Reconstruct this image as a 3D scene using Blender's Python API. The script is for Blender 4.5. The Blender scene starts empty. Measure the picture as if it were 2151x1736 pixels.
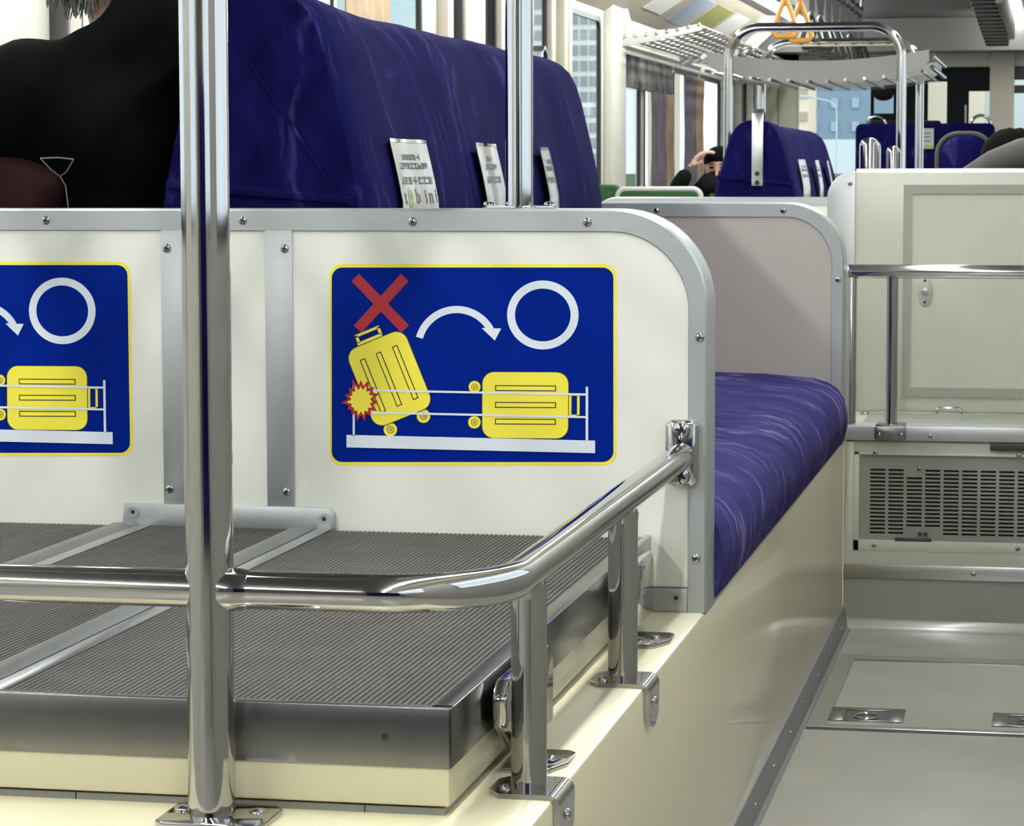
import bpy, bmesh, math, random
from mathutils import Vector, Matrix
random.seed(7)
PI = math.pi
SC = bpy.context.scene
COL = SC.collection

# ------------------------------------------------------------------ camera
cam_d = bpy.data.cameras.new('camera')
cam = bpy.data.objects.new('camera', cam_d)
COL.objects.link(cam)
cam_d.sensor_fit = 'HORIZONTAL'
cam_d.sensor_width = 36.0
cam_d.lens = 36.0 * 5750 / 2151
cam_d.clip_start = 0.05
cam_d.clip_end = 3000
_r = Vector((0.98061, 0.19598, -0.00169))
_d = Vector((0.01539, -0.08563, -0.99621))
_f = Vector((-0.19538, 0.97686, -0.08699))
cam.matrix_world = Matrix(((_r.x, -_d.x, -_f.x, 0), (_r.y, -_d.y, -_f.y, 0), (_r.z, -_d.z, -_f.z, 1.0), (0, 0, 0, 1)))
cam_d.dof.use_dof = True
cam_d.dof.focus_distance = 3.4
cam_d.dof.aperture_fstop = 40
SC.camera = cam

# ------------------------------------------------------------------ world / exposure
wd = bpy.data.worlds.new('sky'); SC.world = wd; wd.use_nodes = True
_bg = wd.node_tree.nodes['Background']
_bg.inputs[0].default_value = (0.86, 0.93, 1.0, 1)
_bg.inputs[1].default_value = 1.25
SC.view_settings.view_transform = 'Standard'
SC.view_settings.look = 'None'
SC.view_settings.gamma = 1
SC.view_settings.use_curve_mapping = False
SC.view_settings.exposure = 0.68
LAMP = 41.0          # emission of the ceiling tubes

# ------------------------------------------------------------------ materials
MATS = {}
def mat(name, col, rough=0.5, metal=0.0, var=0.0, vscale=6.0, bump=0.0, bscale=80.0, coat=0.0,
        emit=None, sheen=0.0, vstretch=(1, 1, 1), col2=None, spec=0.5):
    m = bpy.data.materials.new(name); m.use_nodes = True
    nt = m.node_tree; p = nt.nodes['Principled BSDF']
    p.inputs['Base Color'].default_value = (*col, 1)
    p.inputs['Roughness'].default_value = rough
    p.inputs['Metallic'].default_value = metal
    p.inputs['Specular IOR Level'].default_value = spec
    if coat: p.inputs['Coat Weight'].default_value = coat; p.inputs['Coat Roughness'].default_value = 0.08
    if sheen:
        p.inputs['Sheen Weight'].default_value = sheen
        p.inputs['Sheen Roughness'].default_value = 0.4
    tc = nt.nodes.new('ShaderNodeTexCoord')
    mp = nt.nodes.new('ShaderNodeMapping'); mp.inputs['Scale'].default_value = vstretch
    nt.links.new(tc.outputs['Object'], mp.inputs[0])
    if var or col2:
        n = nt.nodes.new('ShaderNodeTexNoise'); n.inputs['Scale'].default_value = vscale
        n.inputs['Detail'].default_value = 6
        nt.links.new(mp.outputs[0], n.inputs['Vector'])
        r = nt.nodes.new('ShaderNodeValToRGB')
        c2 = col2 if col2 else tuple(max(0, c * (1 - var)) for c in col)
        r.color_ramp.elements[0].position = 0.35; r.color_ramp.elements[0].color = (*c2, 1)
        r.color_ramp.elements[1].position = 0.65; r.color_ramp.elements[1].color = (*col, 1)
        nt.links.new(n.outputs['Fac'], r.inputs[0]); nt.links.new(r.outputs[0], p.inputs['Base Color'])
    if bump:
        n2 = nt.nodes.new('ShaderNodeTexNoise'); n2.inputs['Scale'].default_value = bscale
        n2.inputs['Detail'].default_value = 4
        nt.links.new(mp.outputs[0], n2.inputs['Vector'])
        b = nt.nodes.new('ShaderNodeBump'); b.inputs['Strength'].default_value = bump; b.inputs['Distance'].default_value = 0.002
        nt.links.new(n2.outputs['Fac'], b.inputs['Height']); nt.links.new(b.outputs[0], p.inputs['Normal'])
    if emit:
        p.inputs['Emission Color'].default_value = (*col, 1); p.inputs['Emission Strength'].default_value = emit
    MATS[name] = m
    return m

mat('cream_board', (0.80, 0.79, 0.715), 0.32, var=0.07, vscale=4, bump=0.02, bscale=300)
mat('plinth_cream', (0.76, 0.70, 0.485), 0.3, var=0.05, vscale=2.5, coat=0.55)
mat('slab_cream', (0.65, 0.60, 0.41), 0.3, var=0.04, vscale=3)
mat('beige_board', (0.48, 0.435, 0.40), 0.45, var=0.04, vscale=4, bump=0.03, bscale=400)
mat('cabinet_cream', (0.50, 0.505, 0.435), 0.32, var=0.05, vscale=5)
mat('aluminium', (0.47, 0.49, 0.495), 0.42, metal=0.75, var=0.05, vscale=30, vstretch=(1, 1, 8))
mat('seam_grey', (0.27, 0.275, 0.27), 0.4, metal=0.7)
mat('aluminium_dark', (0.46, 0.46, 0.46), 0.45, metal=0.7, var=0.06, vscale=20)
mat('chrome', (0.50, 0.495, 0.495), 0.075, metal=1.0, bump=0.012, bscale=40)
mat('steel', (0.23, 0.23, 0.225), 0.27, metal=1.0, var=0.06, vscale=40, vstretch=(1, 1, 0.1), bump=0.02, bscale=200)
mat('steel_bright', (0.55, 0.56, 0.57), 0.3, metal=1.0)
mat('dark_metal', (0.06, 0.06, 0.058), 0.4, metal=0.5)
mat('dark', (0.008, 0.008, 0.009), 0.6)
mat('gasket', (0.006, 0.006, 0.007), 0.45)
mat('mat_rubber', (0.095, 0.085, 0.077), 0.62, var=0.18, vscale=14, bump=0.1, bscale=250)
mat('vinyl_floor', (0.315, 0.30, 0.265), 0.24, var=0.1, vscale=3.5, bump=0.04, bscale=350)
mat('vinyl_plate', (0.29, 0.28, 0.245), 0.2, var=0.08, vscale=5, bump=0.03, bscale=350, coat=0.3)
mat('hatch_surround', (0.19, 0.187, 0.16), 0.3, var=0.08, vscale=5)
mat('lock_beige', (0.40, 0.40, 0.345), 0.35)
mat('hatch_grey', (0.30, 0.30, 0.265), 0.4)
mat('skirting', (0.20, 0.205, 0.205), 0.4, metal=0.3, var=0.1)
mat('grey_paint', (0.36, 0.355, 0.33), 0.5, var=0.05)
mat('grey_grille', (0.27, 0.265, 0.24), 0.45, metal=0.2, var=0.05)
mat('sign_blue', (0.0, 0.0145, 0.23), 0.5, var=0.08, vscale=18, spec=0.04)
mat('sign_yellow', (0.86, 0.74, 0.06), 0.35)
mat('sign_red', (0.38, 0.012, 0.022), 0.35)
mat('sign_white', (0.68, 0.73, 0.80), 0.35)
mat('sign_black', (0.03, 0.03, 0.02), 0.4)
mat('paper', (0.40, 0.39, 0.37), 0.25, var=0.12, vscale=25, vstretch=(1, 4, 0.4), coat=0.4)
mat('ink', (0.045, 0.045, 0.045), 0.5)
mat('ink_grey', (0.10, 0.10, 0.10), 0.5)
mat('ink_green', (0.36, 0.40, 0.12), 0.5)
mat('black_coat', (0.0016, 0.0018, 0.002), 0.9, bump=0.2, bscale=120, spec=0.06)
mat('maroon', (0.019, 0.0025, 0.0035), 0.75, bump=0.1, bscale=60, spec=0.2)
mat('skin', (0.42, 0.25, 0.19), 0.5)
mat('hair_grey', (0.16, 0.16, 0.15), 0.6, var=0.5, vscale=60, vstretch=(6, 6, 1))
mat('hair_black', (0.004, 0.003, 0.0028), 0.85, bump=0.2, bscale=150, spec=0.03)
mat('jacket_grey', (0.062, 0.056, 0.050), 0.8, var=0.15, vscale=10, bump=0.15, bscale=60)
mat('dark_green_coat', (0.005, 0.009, 0.008), 0.85, spec=0.05)
mat('mask_dark', (0.008, 0.009, 0.009), 0.8, spec=0.05)
mat('green_fabric', (0.018, 0.085, 0.014), 0.8, var=0.3, vscale=30)
mat('wall_cream', (0.52, 0.505, 0.44), 0.4, var=0.04, vscale=2)
mat('wall_right_grey', (0.24, 0.235, 0.21), 0.5, var=0.05)
mat('wall_rear_dark', (0.09, 0.085, 0.08), 0.6)
mat('wall_olive', (0.34, 0.325, 0.25), 0.5, var=0.06)
mat('pillar_beige', (0.38, 0.34, 0.285), 0.5, var=0.05)
mat('ceiling_grey', (0.08, 0.08, 0.074), 0.5, var=0.08, vscale=2)
mat('cove_cream', (0.27, 0.24, 0.185), 0.45, var=0.05)
mat('curtain_mauve', (0.20, 0.17, 0.20), 0.9, var=0.35, vscale=7, vstretch=(1, 1, 1))
mat('curtain_tan', (0.42, 0.31, 0.21), 0.9, var=0.3, vscale=6)
mat('orange_strap', (0.52, 0.235, 0.03), 0.4)
mat('black_plastic', (0.012, 0.012, 0.012), 0.25)
mat('white_plastic', (0.50, 0.51, 0.50), 0.35)
mat('grey_shelf', (0.21, 0.205, 0.195), 0.4, var=0.05)
mat('poster_white', (0.45, 0.44, 0.42), 0.4)
mat('poster_pink', (0.66, 0.50, 0.44), 0.4, var=0.4, vscale=5)
mat('poster_blue', (0.18, 0.22, 0.29), 0.4)
mat('poster_green', (0.17, 0.17, 0.03), 0.4)
mat('cab_dark', (0.004, 0.006, 0.006), 0.6, spec=0.1)
mat('building_white', (0.80, 0.79, 0.74), 0.8, var=0.05, vscale=0.05)
mat('building_blue', (0.24, 0.36, 0.45), 0.7, var=0.15, vscale=0.02)
mat('building_pale', (0.62, 0.74, 0.74), 0.8, var=0.15, vscale=0.03)
mat('building_beige', (0.80, 0.70, 0.52), 0.8, var=0.1, vscale=0.05)
mat('building_dark', (0.08, 0.10, 0.11), 0.6)
mat('building_window', (0.33, 0.36, 0.36), 0.3)
mat('building_window_blue', (0.33, 0.47, 0.56), 0.3)
mat('building_brown', (0.45, 0.36, 0.27), 0.8)
mat('sign_green', (0.10, 0.17, 0.09), 0.5)
mat('ground', (0.32, 0.35, 0.33), 0.9)
mat('lamp_tube', (0.97, 1.0, 0.975), 0.5, emit=LAMP)

def fabric(name, dark, mid, light):
    m = bpy.data.materials.new(name); m.use_nodes = True
    nt = m.node_tree; p = nt.nodes['Principled BSDF']
    p.inputs['Roughness'].default_value = 0.85
    p.inputs['Specular IOR Level'].default_value = 0.03
    p.inputs['Sheen Weight'].default_value = 0.012
    p.inputs['Sheen Roughness'].default_value = 0.35
    p.inputs['Sheen Tint'].default_value = (0.45, 0.4, 0.9, 1)
    tc = nt.nodes.new('ShaderNodeTexCoord')
    wv = nt.nodes.new('ShaderNodeTexNoise'); wv.inputs['Scale'].default_value = 2.2; wv.inputs['Detail'].default_value = 2
    nt.links.new(tc.outputs['Object'], wv.inputs['Vector'])
    add = nt.nodes.new('ShaderNodeMixRGB'); add.blend_type = 'ADD'; add.inputs[0].default_value = 0.55
    nt.links.new(tc.outputs['Object'], add.inputs[1]); nt.links.new(wv.outputs['Color'], add.inputs[2])
    mp = nt.nodes.new('ShaderNodeMapping'); mp.inputs['Scale'].default_value = (3.0, 9.0, 1.6)
    mp.inputs['Rotation'].default_value = (0.25, 0.2, 0.5)
    nt.links.new(add.outputs[0], mp.inputs[0])
    n = nt.nodes.new('ShaderNodeTexNoise'); n.inputs['Scale'].default_value = 2.6; n.inputs['Detail'].default_value = 7; n.inputs['Roughness'].default_value = 0.62
    nt.links.new(mp.outputs[0], n.inputs['Vector'])
    r = nt.nodes.new('ShaderNodeValToRGB')
    r.color_ramp.elements[0].position = 0.32; r.color_ramp.elements[0].color = (*dark, 1)
    r.color_ramp.elements[1].position = 0.74; r.color_ramp.elements[1].color = (*light, 1)
    e = r.color_ramp.elements.new(0.56); e.color = (*mid, 1)
    nt.links.new(n.outputs['Fac'], r.inputs[0]); nt.links.new(r.outputs[0], p.inputs['Base Color'])
    n2 = nt.nodes.new('ShaderNodeTexNoise'); n2.inputs['Scale'].default_value = 260
    nt.links.new(tc.outputs['Object'], n2.inputs['Vector'])
    b = nt.nodes.new('ShaderNodeBump'); b.inputs['Strength'].default_value = 0.25; b.inputs['Distance'].default_value = 0.002
    nt.links.new(n2.outputs['Fac'], b.inputs['Height']); nt.links.new(b.outputs[0], p.inputs['Normal'])
    MATS[name] = m
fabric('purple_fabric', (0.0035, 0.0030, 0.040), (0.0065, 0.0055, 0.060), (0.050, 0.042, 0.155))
fabric('purple_fabric_lit', (0.022, 0.018, 0.10), (0.046, 0.040, 0.150), (0.21, 0.185, 0.37))  # same fabric, painted lighter for its nap and the light from above

def glass_mat():
    m = bpy.data.materials.new('window_glass'); m.use_nodes = True
    nt = m.node_tree; nt.nodes.clear()
    o = nt.nodes.new('ShaderNodeOutputMaterial'); t = nt.nodes.new('ShaderNodeBsdfTransparent')
    t.inputs[0].default_value = (0.93, 0.96, 0.96, 1)
    g = nt.nodes.new('ShaderNodeBsdfGlossy'); g.inputs['Roughness'].default_value = 0.02
    mx = nt.nodes.new('ShaderNodeMixShader'); mx.inputs[0].default_value = 0.07
    nt.links.new(t.outputs[0], mx.inputs[1]); nt.links.new(g.outputs[0], mx.inputs[2]); nt.links.new(mx.outputs[0], o.inputs[0])
    MATS['window_glass'] = m
glass_mat()

# ------------------------------------------------------------------ mesh helpers
ROOT = {}      # object -> world offset of its root
class B:
    """collects shapes (world coordinates) into one mesh"""
    def __init__(s): s.v = []; s.f = []; s.m = []
    def add(s, vs, fs, mi=0):
        o = len(s.v); s.v += [tuple(v) for v in vs]
        s.f += [tuple(i + o for i in f) for f in fs]; s.m += [mi] * len(fs)
        return s
    def bmesh_in(s, bm, mi=0):
        bm.verts.ensure_lookup_table(); bm.verts.index_update()
        s.add([v.co for v in bm.verts], [[v.index for v in f.verts] for f in bm.faces], mi); bm.free(); return s
    def box(s, x0, x1, y0, y1, z0, z1, bev=0.0, mi=0, seg=2, M=None):
        bm = bmesh.new(); bmesh.ops.create_cube(bm, size=1)
        for v in bm.verts:
            v.co = Vector((x0 + (v.co.x + .5) * (x1 - x0), y0 + (v.co.y + .5) * (y1 - y0), z0 + (v.co.z + .5) * (z1 - z0)))
        if bev: bmesh.ops.bevel(bm, geom=bm.edges[:], offset=bev, segments=seg, profile=.5, affect='EDGES')
        if M is not None: bm.transform(M)
        return s.bmesh_in(bm, mi)
    def prism(s, pts, axis, a, b, mi=0, bev=0.0):
        """pts: 2D polygon; axis 'x': pts=(y,z); 'y': pts=(x,z); 'z': pts=(x,y)"""
        n = len(pts)
        def P(p, t):
            return {'x': (t, p[0], p[1]), 'y': (p[0], t, p[1]), 'z': (p[0], p[1], t)}[axis]
        bm = bmesh.new()
        va = [bm.verts.new(P(p, a)) for p in pts]; vb = [bm.verts.new(P(p, b)) for p in pts]
        bm.faces.new(va); bm.faces.new(vb[::-1])
        for i in range(n): bm.faces.new((va[i], vb[i], vb[(i + 1) % n], va[(i + 1) % n]))
        bmesh.ops.recalc_face_normals(bm, faces=bm.faces[:])
        if bev:
            es = [e for e in bm.edges if len(e.link_faces) == 2 and e.calc_face_angle(0) > 0.6]
            bmesh.ops.bevel(bm, geom=es, offset=bev, segments=2, profile=.5, affect='EDGES')
        return s.bmesh_in(bm, mi)
    def tube(s, path, r, seg=20, mi=0, caps=True, flat=1.0):
        path = [Vector(p) for p in path]; n = len(path)
        rs = r if isinstance(r, (list, tuple)) else [r] * n
        tang = []
        for i in range(n):
            a = path[max(0, i - 1)]; b = path[min(n - 1, i + 1)]; tang.append((b - a).normalized())
        up = Vector((0, 0, 1)) if abs(tang[0].z) < .9 else Vector((0, 1, 0))
        u = tang[0].cross(up).normalized(); vs = []; fs = []
        for i in range(n):
            t = tang[i]; u = (u - t * u.dot(t)).normalized(); w = t.cross(u)
            for k in range(seg):
                a = 2 * PI * k / seg
                vs.append(path[i] + (u * math.cos(a) + w * math.sin(a) * flat) * rs[i])
        for i in range(n - 1):
            for k in range(seg):
                k2 = (k + 1) % seg
                fs.append((i * seg + k, i * seg + k2, (i + 1) * seg + k2, (i + 1) * seg + k))
        if caps: fs.append(tuple(range(seg))[::-1]); fs.append(tuple((n - 1) * seg + k for k in range(seg)))
        return s.add(vs, fs, mi)
    def lathe(s, c, prof, seg=24, axis='z', mi=0):
        c = Vector(c); vs = []; fs = []; n = len(prof)
        for (r, h) in prof:
            for k in range(seg):
                a = 2 * PI * k / seg; x, y = r * math.cos(a), r * math.sin(a)
                vs.append(c + Vector({'z': (x, y, h), 'y': (x, h, y), 'x': (h, x, y)}[axis]))
        for i in range(n - 1):
            for k in range(seg):
                k2 = (k + 1) % seg
                fs.append((i * seg + k, i * seg + k2, (i + 1) * seg + k2, (i + 1) * seg + k))
        fs.append(tuple(range(seg))[::-1]); fs.append(tuple((n - 1) * seg + k for k in range(seg)))
        return s.add(vs, fs, mi)
    def ball(s, c, rx, ry, rz, mi=0, seg=24, rings=14, fn=None, M=None):
        bm = bmesh.new(); bmesh.ops.create_uvsphere(bm, u_segments=seg, v_segments=rings, radius=1)
        for v in bm.verts:
            q = v.co.copy()
            if fn: q = fn(q)
            q = Vector((q.x * rx, q.y * ry, q.z * rz))
            if M is not None: q = M @ q
            v.co = q + Vector(c)
        return s.bmesh_in(bm, mi)
    def flat(s, pts, y, mi=0):
        return s.add([(p[0], y, p[1]) for p in pts], [tuple(range(len(pts)))], mi)
    def grid(s, rows, mi=0, close=False):
        n = len(rows[0]); vs = [p for r in rows for p in r]; fs = []
        for i in range(len(rows) - 1):
            for k in range(n if close else n - 1):
                k2 = (k + 1) % n
                fs.append((i * n + k, i * n + k2, (i + 1) * n + k2, (i + 1) * n + k))
        return s.add(vs, fs, mi)
    def build(s, name, mats, parent=None, angle=35, recalc=True):
        me = bpy.data.meshes.new(name)
        off = ROOT.get(parent, Vector((0, 0, 0))) if parent is not None else Vector((0, 0, 0))
        me.from_pydata([Vector(v) - off for v in s.v], [], s.f)
        mats = mats if isinstance(mats, (list, tuple)) else [mats]
        for m in mats: me.materials.append(MATS[m])
        me.polygons.foreach_set('material_index', s.m)
        if recalc:
            bm = bmesh.new(); bm.from_mesh(me); bmesh.ops.recalc_face_normals(bm, faces=bm.faces[:]); bm.to_mesh(me); bm.free()
        me.shade_smooth(); me.set_sharp_from_angle(angle=math.radians(angle))
        o = bpy.data.objects.new(name, me); COL.objects.link(o)
        if parent is not None: o.parent = parent; ROOT[o] = off
        return o

def tag(o, label=None, cat=None, group=None, kind=None):
    if label: o['label'] = label
    if cat: o['category'] = cat
    if group: o['group'] = group
    if kind: o['kind'] = kind
    return o
def thing(name, loc, label, cat, group=None):
    o = bpy.data.objects.new(name, None); COL.objects.link(o); o.location = loc
    o.empty_display_size = 0.1
    ROOT[o] = Vector(loc)
    return tag(o, label, cat, group)
def struct(o): o['kind'] = 'structure'; return o
def link_copy(src, parent, loc_world, rot=None):
    c = src.copy(); COL.objects.link(c)
    if parent is not None:
        c.parent = parent; c.location = Vector(loc_world) - ROOT[parent]; ROOT[c] = ROOT[parent]
    else: c.location = loc_world
    if rot: c.rotation_euler = rot
    return c
def mesh_only(o):
    me = o.data; bpy.data.objects.remove(o); return me
def put(name, me, parent, loc, rot=(0, 0, 0), scale=None):
    o = bpy.data.objects.new(name, me); COL.objects.link(o)
    off = ROOT[parent] if parent is not None else Vector((0, 0, 0))
    o.parent = parent; o.location = Vector(loc) - off; o.rotation_euler = rot
    if scale: o.scale = scale
    if parent is not None: ROOT[o] = off
    return o
def fillet(pts, R, n=10):
    pts = [Vector(p) for p in pts]; out = [pts[0]]
    for i in range(1, len(pts) - 1):
        a, b, c = pts[i - 1], pts[i], pts[i + 1]
        u = (a - b).normalized(); w = (c - b).normalized(); ang = u.angle(w); d = R / math.tan(ang / 2)
        p0 = b + u * d; cen = b + (u + w).normalized() * (R / math.sin(ang / 2))
        r0 = p0 - cen; ax = r0.cross((b + w * d) - cen).normalized(); tot = PI - ang
        for k in range(n + 1): out.append(cen + Matrix.Rotation(tot * k / n, 3, ax) @ r0)
    out.append(pts[-1]); return out
def rrect(x0, x1, z0, z1, r, n=6):
    out = []
    for (cx, cz, a0) in ((x1 - r, z1 - r, 0), (x0 + r, z1 - r, 90), (x0 + r, z0 + r, 180), (x1 - r, z0 + r, 270)):
        for k in range(n + 1):
            a = math.radians(a0 + 90 * k / n); out.append((cx + r * math.cos(a), cz + r * math.sin(a)))
    return out
def bar2(p, q, w):
    p = Vector(p); q = Vector(q); d = (q - p).normalized(); n = Vector((-d.y, d.x)) * w / 2
    return [p + n, q + n, q - n, p - n]

# screws -----------------------------------------------------------------
def screw_mesh(r, h, cross=True):
    b = B()
    b.lathe((0, 0, 0), [(r * 1.02, 0), (r, -h * .25), (r * .8, -h * .75), (r * .4, -h * .97), (r * .02, -h)], 18, 'y')
    if cross:
        for a in (0.3, 0.3 + PI / 2):
            b.box(-r * .55, r * .55, -h * 1.02, -h * .4, -r * .13, r * .13, 0, 1, M=Matrix.Rotation(a, 4, 'Y'))
    return mesh_only(b.build('screw', ['chrome', 'dark']))
SCREW = screw_mesh(0.0062, 0.0042)
SCREW_BIG = screw_mesh(0.0125, 0.007)
SCREW_SMALL = screw_mesh(0.0035, 0.0025)
_b = B(); _b.lathe((0, 0, 0), [(.008, 0), (.008, -.001), (.0055, -.0012), (.005, -.0004), (.001, -.0004)], 18, 'y'); _b.lathe((0, -.0006, 0), [(.0028, 0), (.0028, -.0004), (.0005, -.0004)], 12, 'y', 1)
CSUNK = mesh_only(_b.build('screw', ['aluminium_dark', 'dark']))
_b = B(); _b.lathe((0, 0, 0), [(.006, 0), (.0055, .002), (.003, .004), (.0003, .0045)], 14, 'z')
RIVET = mesh_only(_b.build('rivet', ['chrome']))

# ================================================================== SETTING
XA = -0.458      # aisle face of the raised plinth
CX = -1.118      # centre line of the car
ZL = 0.415       # ledge height
XL, XR = -2.5, 0.30   # side walls
YB, YF = -4.0, 21.0

b = B(); b.box(XL - .2, XR + .2, YB, YF + 3, -.06, 0)
struct(b.build('floor', 'vinyl_floor'))
b = B(); b.box(-1.778, XA, 2.27, 6.0, 0, ZL, .004)
struct(b.build('floor_plinth', 'plinth_cream'))
sk = B(); sk.prism([(XA, 0), (XA, .049), (XA + .003, .049), (XA + .006, .044), (XA + .012, .006), (XA + .018, .002), (XA + .018, 0)], 'y', 2.0, 6.0)
sk = struct(sk.build('baseboard_aisle', 'skirting')); ROOT[sk] = Vector((0, 0, 0))
for i in range(9): put('screw', SCREW_SMALL, sk, (XA + .009, 3.6 + i * .28, .026), (0, 0, PI / 2 + .0), None)

# ceiling, coves, lamps
b = B(); b.box(XL, XR, YB, YF, 2.15, 2.22)
b.box(-1.75, -.5, YB, YF, 2.138, 2.15, .004)
struct(b.build('ceiling', 'ceiling_grey'))
for nm, x0, x1 in (('trim_1', XL, -2.12), ('trim_2', XR, -.08)):
    b = B(); b.prism([(x0, 1.90), (x1, 2.15), (x0, 2.15)], 'y', YB, YF)
    struct(b.build(nm, 'cove_cream'))
def lamp_row(x, lab):
    for i, (y0, y1) in enumerate(((-3.4, .5), (.7, 4.6), (4.8, 8.7), (8.9, 12.8), (13.0, 16.9), (17.1, 20.6))):
        t = thing('ceiling_lamp', (x, (y0 + y1) / 2, 2.15), lab % ('above the camera', 'above the luggage deck', 'above the near purple bench', 'above the far purple bench', 'before the front seats', 'nearest the driver cab')[i], 'lamp', 'ceiling lamps')
        q = B(); q.prism([(x - .07, 2.15), (x + .07, 2.15), (x + .055, 2.128), (x - .055, 2.128)], 'y', y0, y1); q.build('housing', 'white_plastic', t)
        q = B(); q.tube([(x, y0 + .05, 2.113), (x, y1 - .05, 2.113)], .024, 12); q.build('tube', 'lamp_tube', t)
lamp_row(-.33, 'white ceiling lamp over the right aisle, %s')
lamp_row(-1.905, 'white ceiling lamp over the left aisle, %s')

# left wall with openings
def wall_with_openings(name, x0, x1, ops, ztop, m):
    q = B(); ys = YB
    for (a, c, z0, z1) in ops:
        q.box(x0, x1, ys, a, 0, ztop); q.box(x0, x1, a, c, 0, z0); q.box(x0, x1, a, c, z1, ztop); ys = c
    q.box(x0, x1, ys, YF, 0, ztop)
    return struct(q.build(name, m))
LW = [(-1.5, 1.0, .9, 1.86), (2.2, 4.6, .9, 1.86), (6.79, 8.7, .9, 1.95), (9.30, 10.66, .9, 2.0), (11.5, 12.12, .75, 1.95), (12.85, 13.36, .75, 1.95),
      (13.92, 14.98, .9, 1.85), (15.72, 16.44, .9, 1.62), (16.62, 17.74, .9, 1.66), (17.9, 19.1, .9, 1.68), (19.25, 20.4, .9, 1.68)]
wall_with_openings('wall_left', XL - .02, XL, LW, 2.15, 'wall_cream')
RW = [(-1.6, 1.2, .95, 1.8), (2.0, 4.4, .95, 1.8), (8.0, 10.0, .9, 1.86), (11.0, 13.0, .9, 1.86), (14.0, 16.0, .9, 1.86), (16.9, 20.2, .9, 1.75)]
wall_with_openings('wall_right', XR, XR + .08, RW, 2.15, 'wall_right_grey')
for i, (x, ops) in enumerate(((XL, LW), (XR, RW))):
    s = 1 if i == 0 else -1
    for j, (a, c, z0, z1) in enumerate(ops):
        w = B(); o = rrect(a - .012, c + .012, z0 - .012, z1 + .012, .06); n_ = rrect(a + .018, c - .018, z0 + .018, z1 - .018, .045)
        N = len(o)
        vs = [(x + s * .006, p[0], p[1]) for p in o] + [(x + s * .006, p[0], p[1]) for p in n_] + [(x - s * .014, p[0], p[1]) for p in n_]
        fs = [(k, (k + 1) % N, N + (k + 1) % N, N + k) for k in range(N)] + [(N + k, N + (k + 1) % N, 2 * N + (k + 1) % N, 2 * N + k) for k in range(N)]
        w.add(vs, fs)
        wo = struct(w.build('window_%d' % (j + 1 + i * 20), 'gasket')); ROOT[wo] = Vector((0, 0, 0))
        g = B(); g.box(min(x - s * .008, x - s * .012), max(x - s * .008, x - s * .012), a + .01, c - .01, z0 + .01, z1 - .01)
        g.build('pane', 'window_glass', wo)
b = B(); b.box(XL, XR, YB - .1, YB, 0, 2.2); struct(b.build('wall_rear', 'wall_rear_dark'))

# ================================================================== LUGGAGE DECK (foreground)
DX0, DX1, DY0, DY1 = -1.70, -.536, 2.395, 3.598
deck = thing('luggage_deck', (CX, 3.0, ZL), 'low luggage deck with ribbed dark mats and a steel edge band, in the foreground', 'luggage rack')
b = B(); b.box(DX0, DX1 - .008, DY0 + .008, DY1, ZL, .4215); b.build('base_strip', 'grey_grille', deck)
b = B(); b.box(DX0, DX1 - .014, DY0 + .014, DY1, .4215, .424); b.build('base_gap', 'dark', deck)
for x_ in (-.62, -.90, -1.15):
    b = B(); b.box(x_, x_ + .0012, DY0 + .0075, DY0 + .012, ZL, .4216); b.build('strip_joint', 'dark', deck)
b = B(); b.box(DX0, DX1 - .002, DY0 + .002, DY1, .424, .462, .003); tag(b.build('slab', 'slab_cream', deck), 'cream slab under the steel edge band')
b = B(); b.box(DX0, DX1 - .004, DY0 + .004, DY1, .462, .508); b.build('core', 'dark_metal', deck)
b = B(); b.box(DX0, DX1, DY0, DY0 + .003, .460, .516, .0012); b.box(DX0, DX1, DY0 + .001, DY0 + .014, .5135, .516, .001)
fb = tag(b.build('edge_band', 'steel', deck), 'brushed steel band along the front edge')
b = B(); b.lathe((-.598, DY0, .488), [(.0032, 0), (.0032, -.0006), (.0004, -.0006)], 12, 'y'); b.build('rivet_hole', 'dark', fb)
b = B(); b.box(DX1 - .003, DX1, DY0, 3.598, .460, .516, .0012); b.box(DX1 - .021, DX1 - .001, DY0 + .006, 3.598, .5135, .516, .001)
tag(b.build('edge_band', 'steel', deck), 'brushed steel band along the right edge')
b = B(); b.box(DX1 - .003, DX1 + .006, 3.44, 3.598, .455, .519, .002); b.build('end_cap', 'aluminium_dark', deck)
def ribbed(x0, x1, y0, y1, zt):
    q = B(); p = .0062; n = max(2, int((x1 - x0) / p)); p = (x1 - x0) / n; ra = []; 
    for i in range(n):
        x = x0 + i * p
        ra += [(x, zt - .0022), (x + p * .22, zt - .0022), (x + p * .34, zt), (x + p * .88, zt)]
    ra.append((x1, zt - .0022))
    q.grid([[(x, y0, z) for x, z in ra], [(x, y1, z) for x, z in ra]])
    q.grid([[(x, y0, z) for x, z in ra], [(x, y0, zt - .008) for x, z in ra]])
    return q
for x0, x1 in ((-1.70, -1.286), (-1.229, -1.029), (-.971, DX1 - .02)):
    m_ = ribbed(x0, x1, DY0 + .012, DY1 - .004, .515).build('mat', 'mat_rubber', deck, angle=20)
    m_['label'] = 'dark brown ribbed rubber mat'
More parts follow.
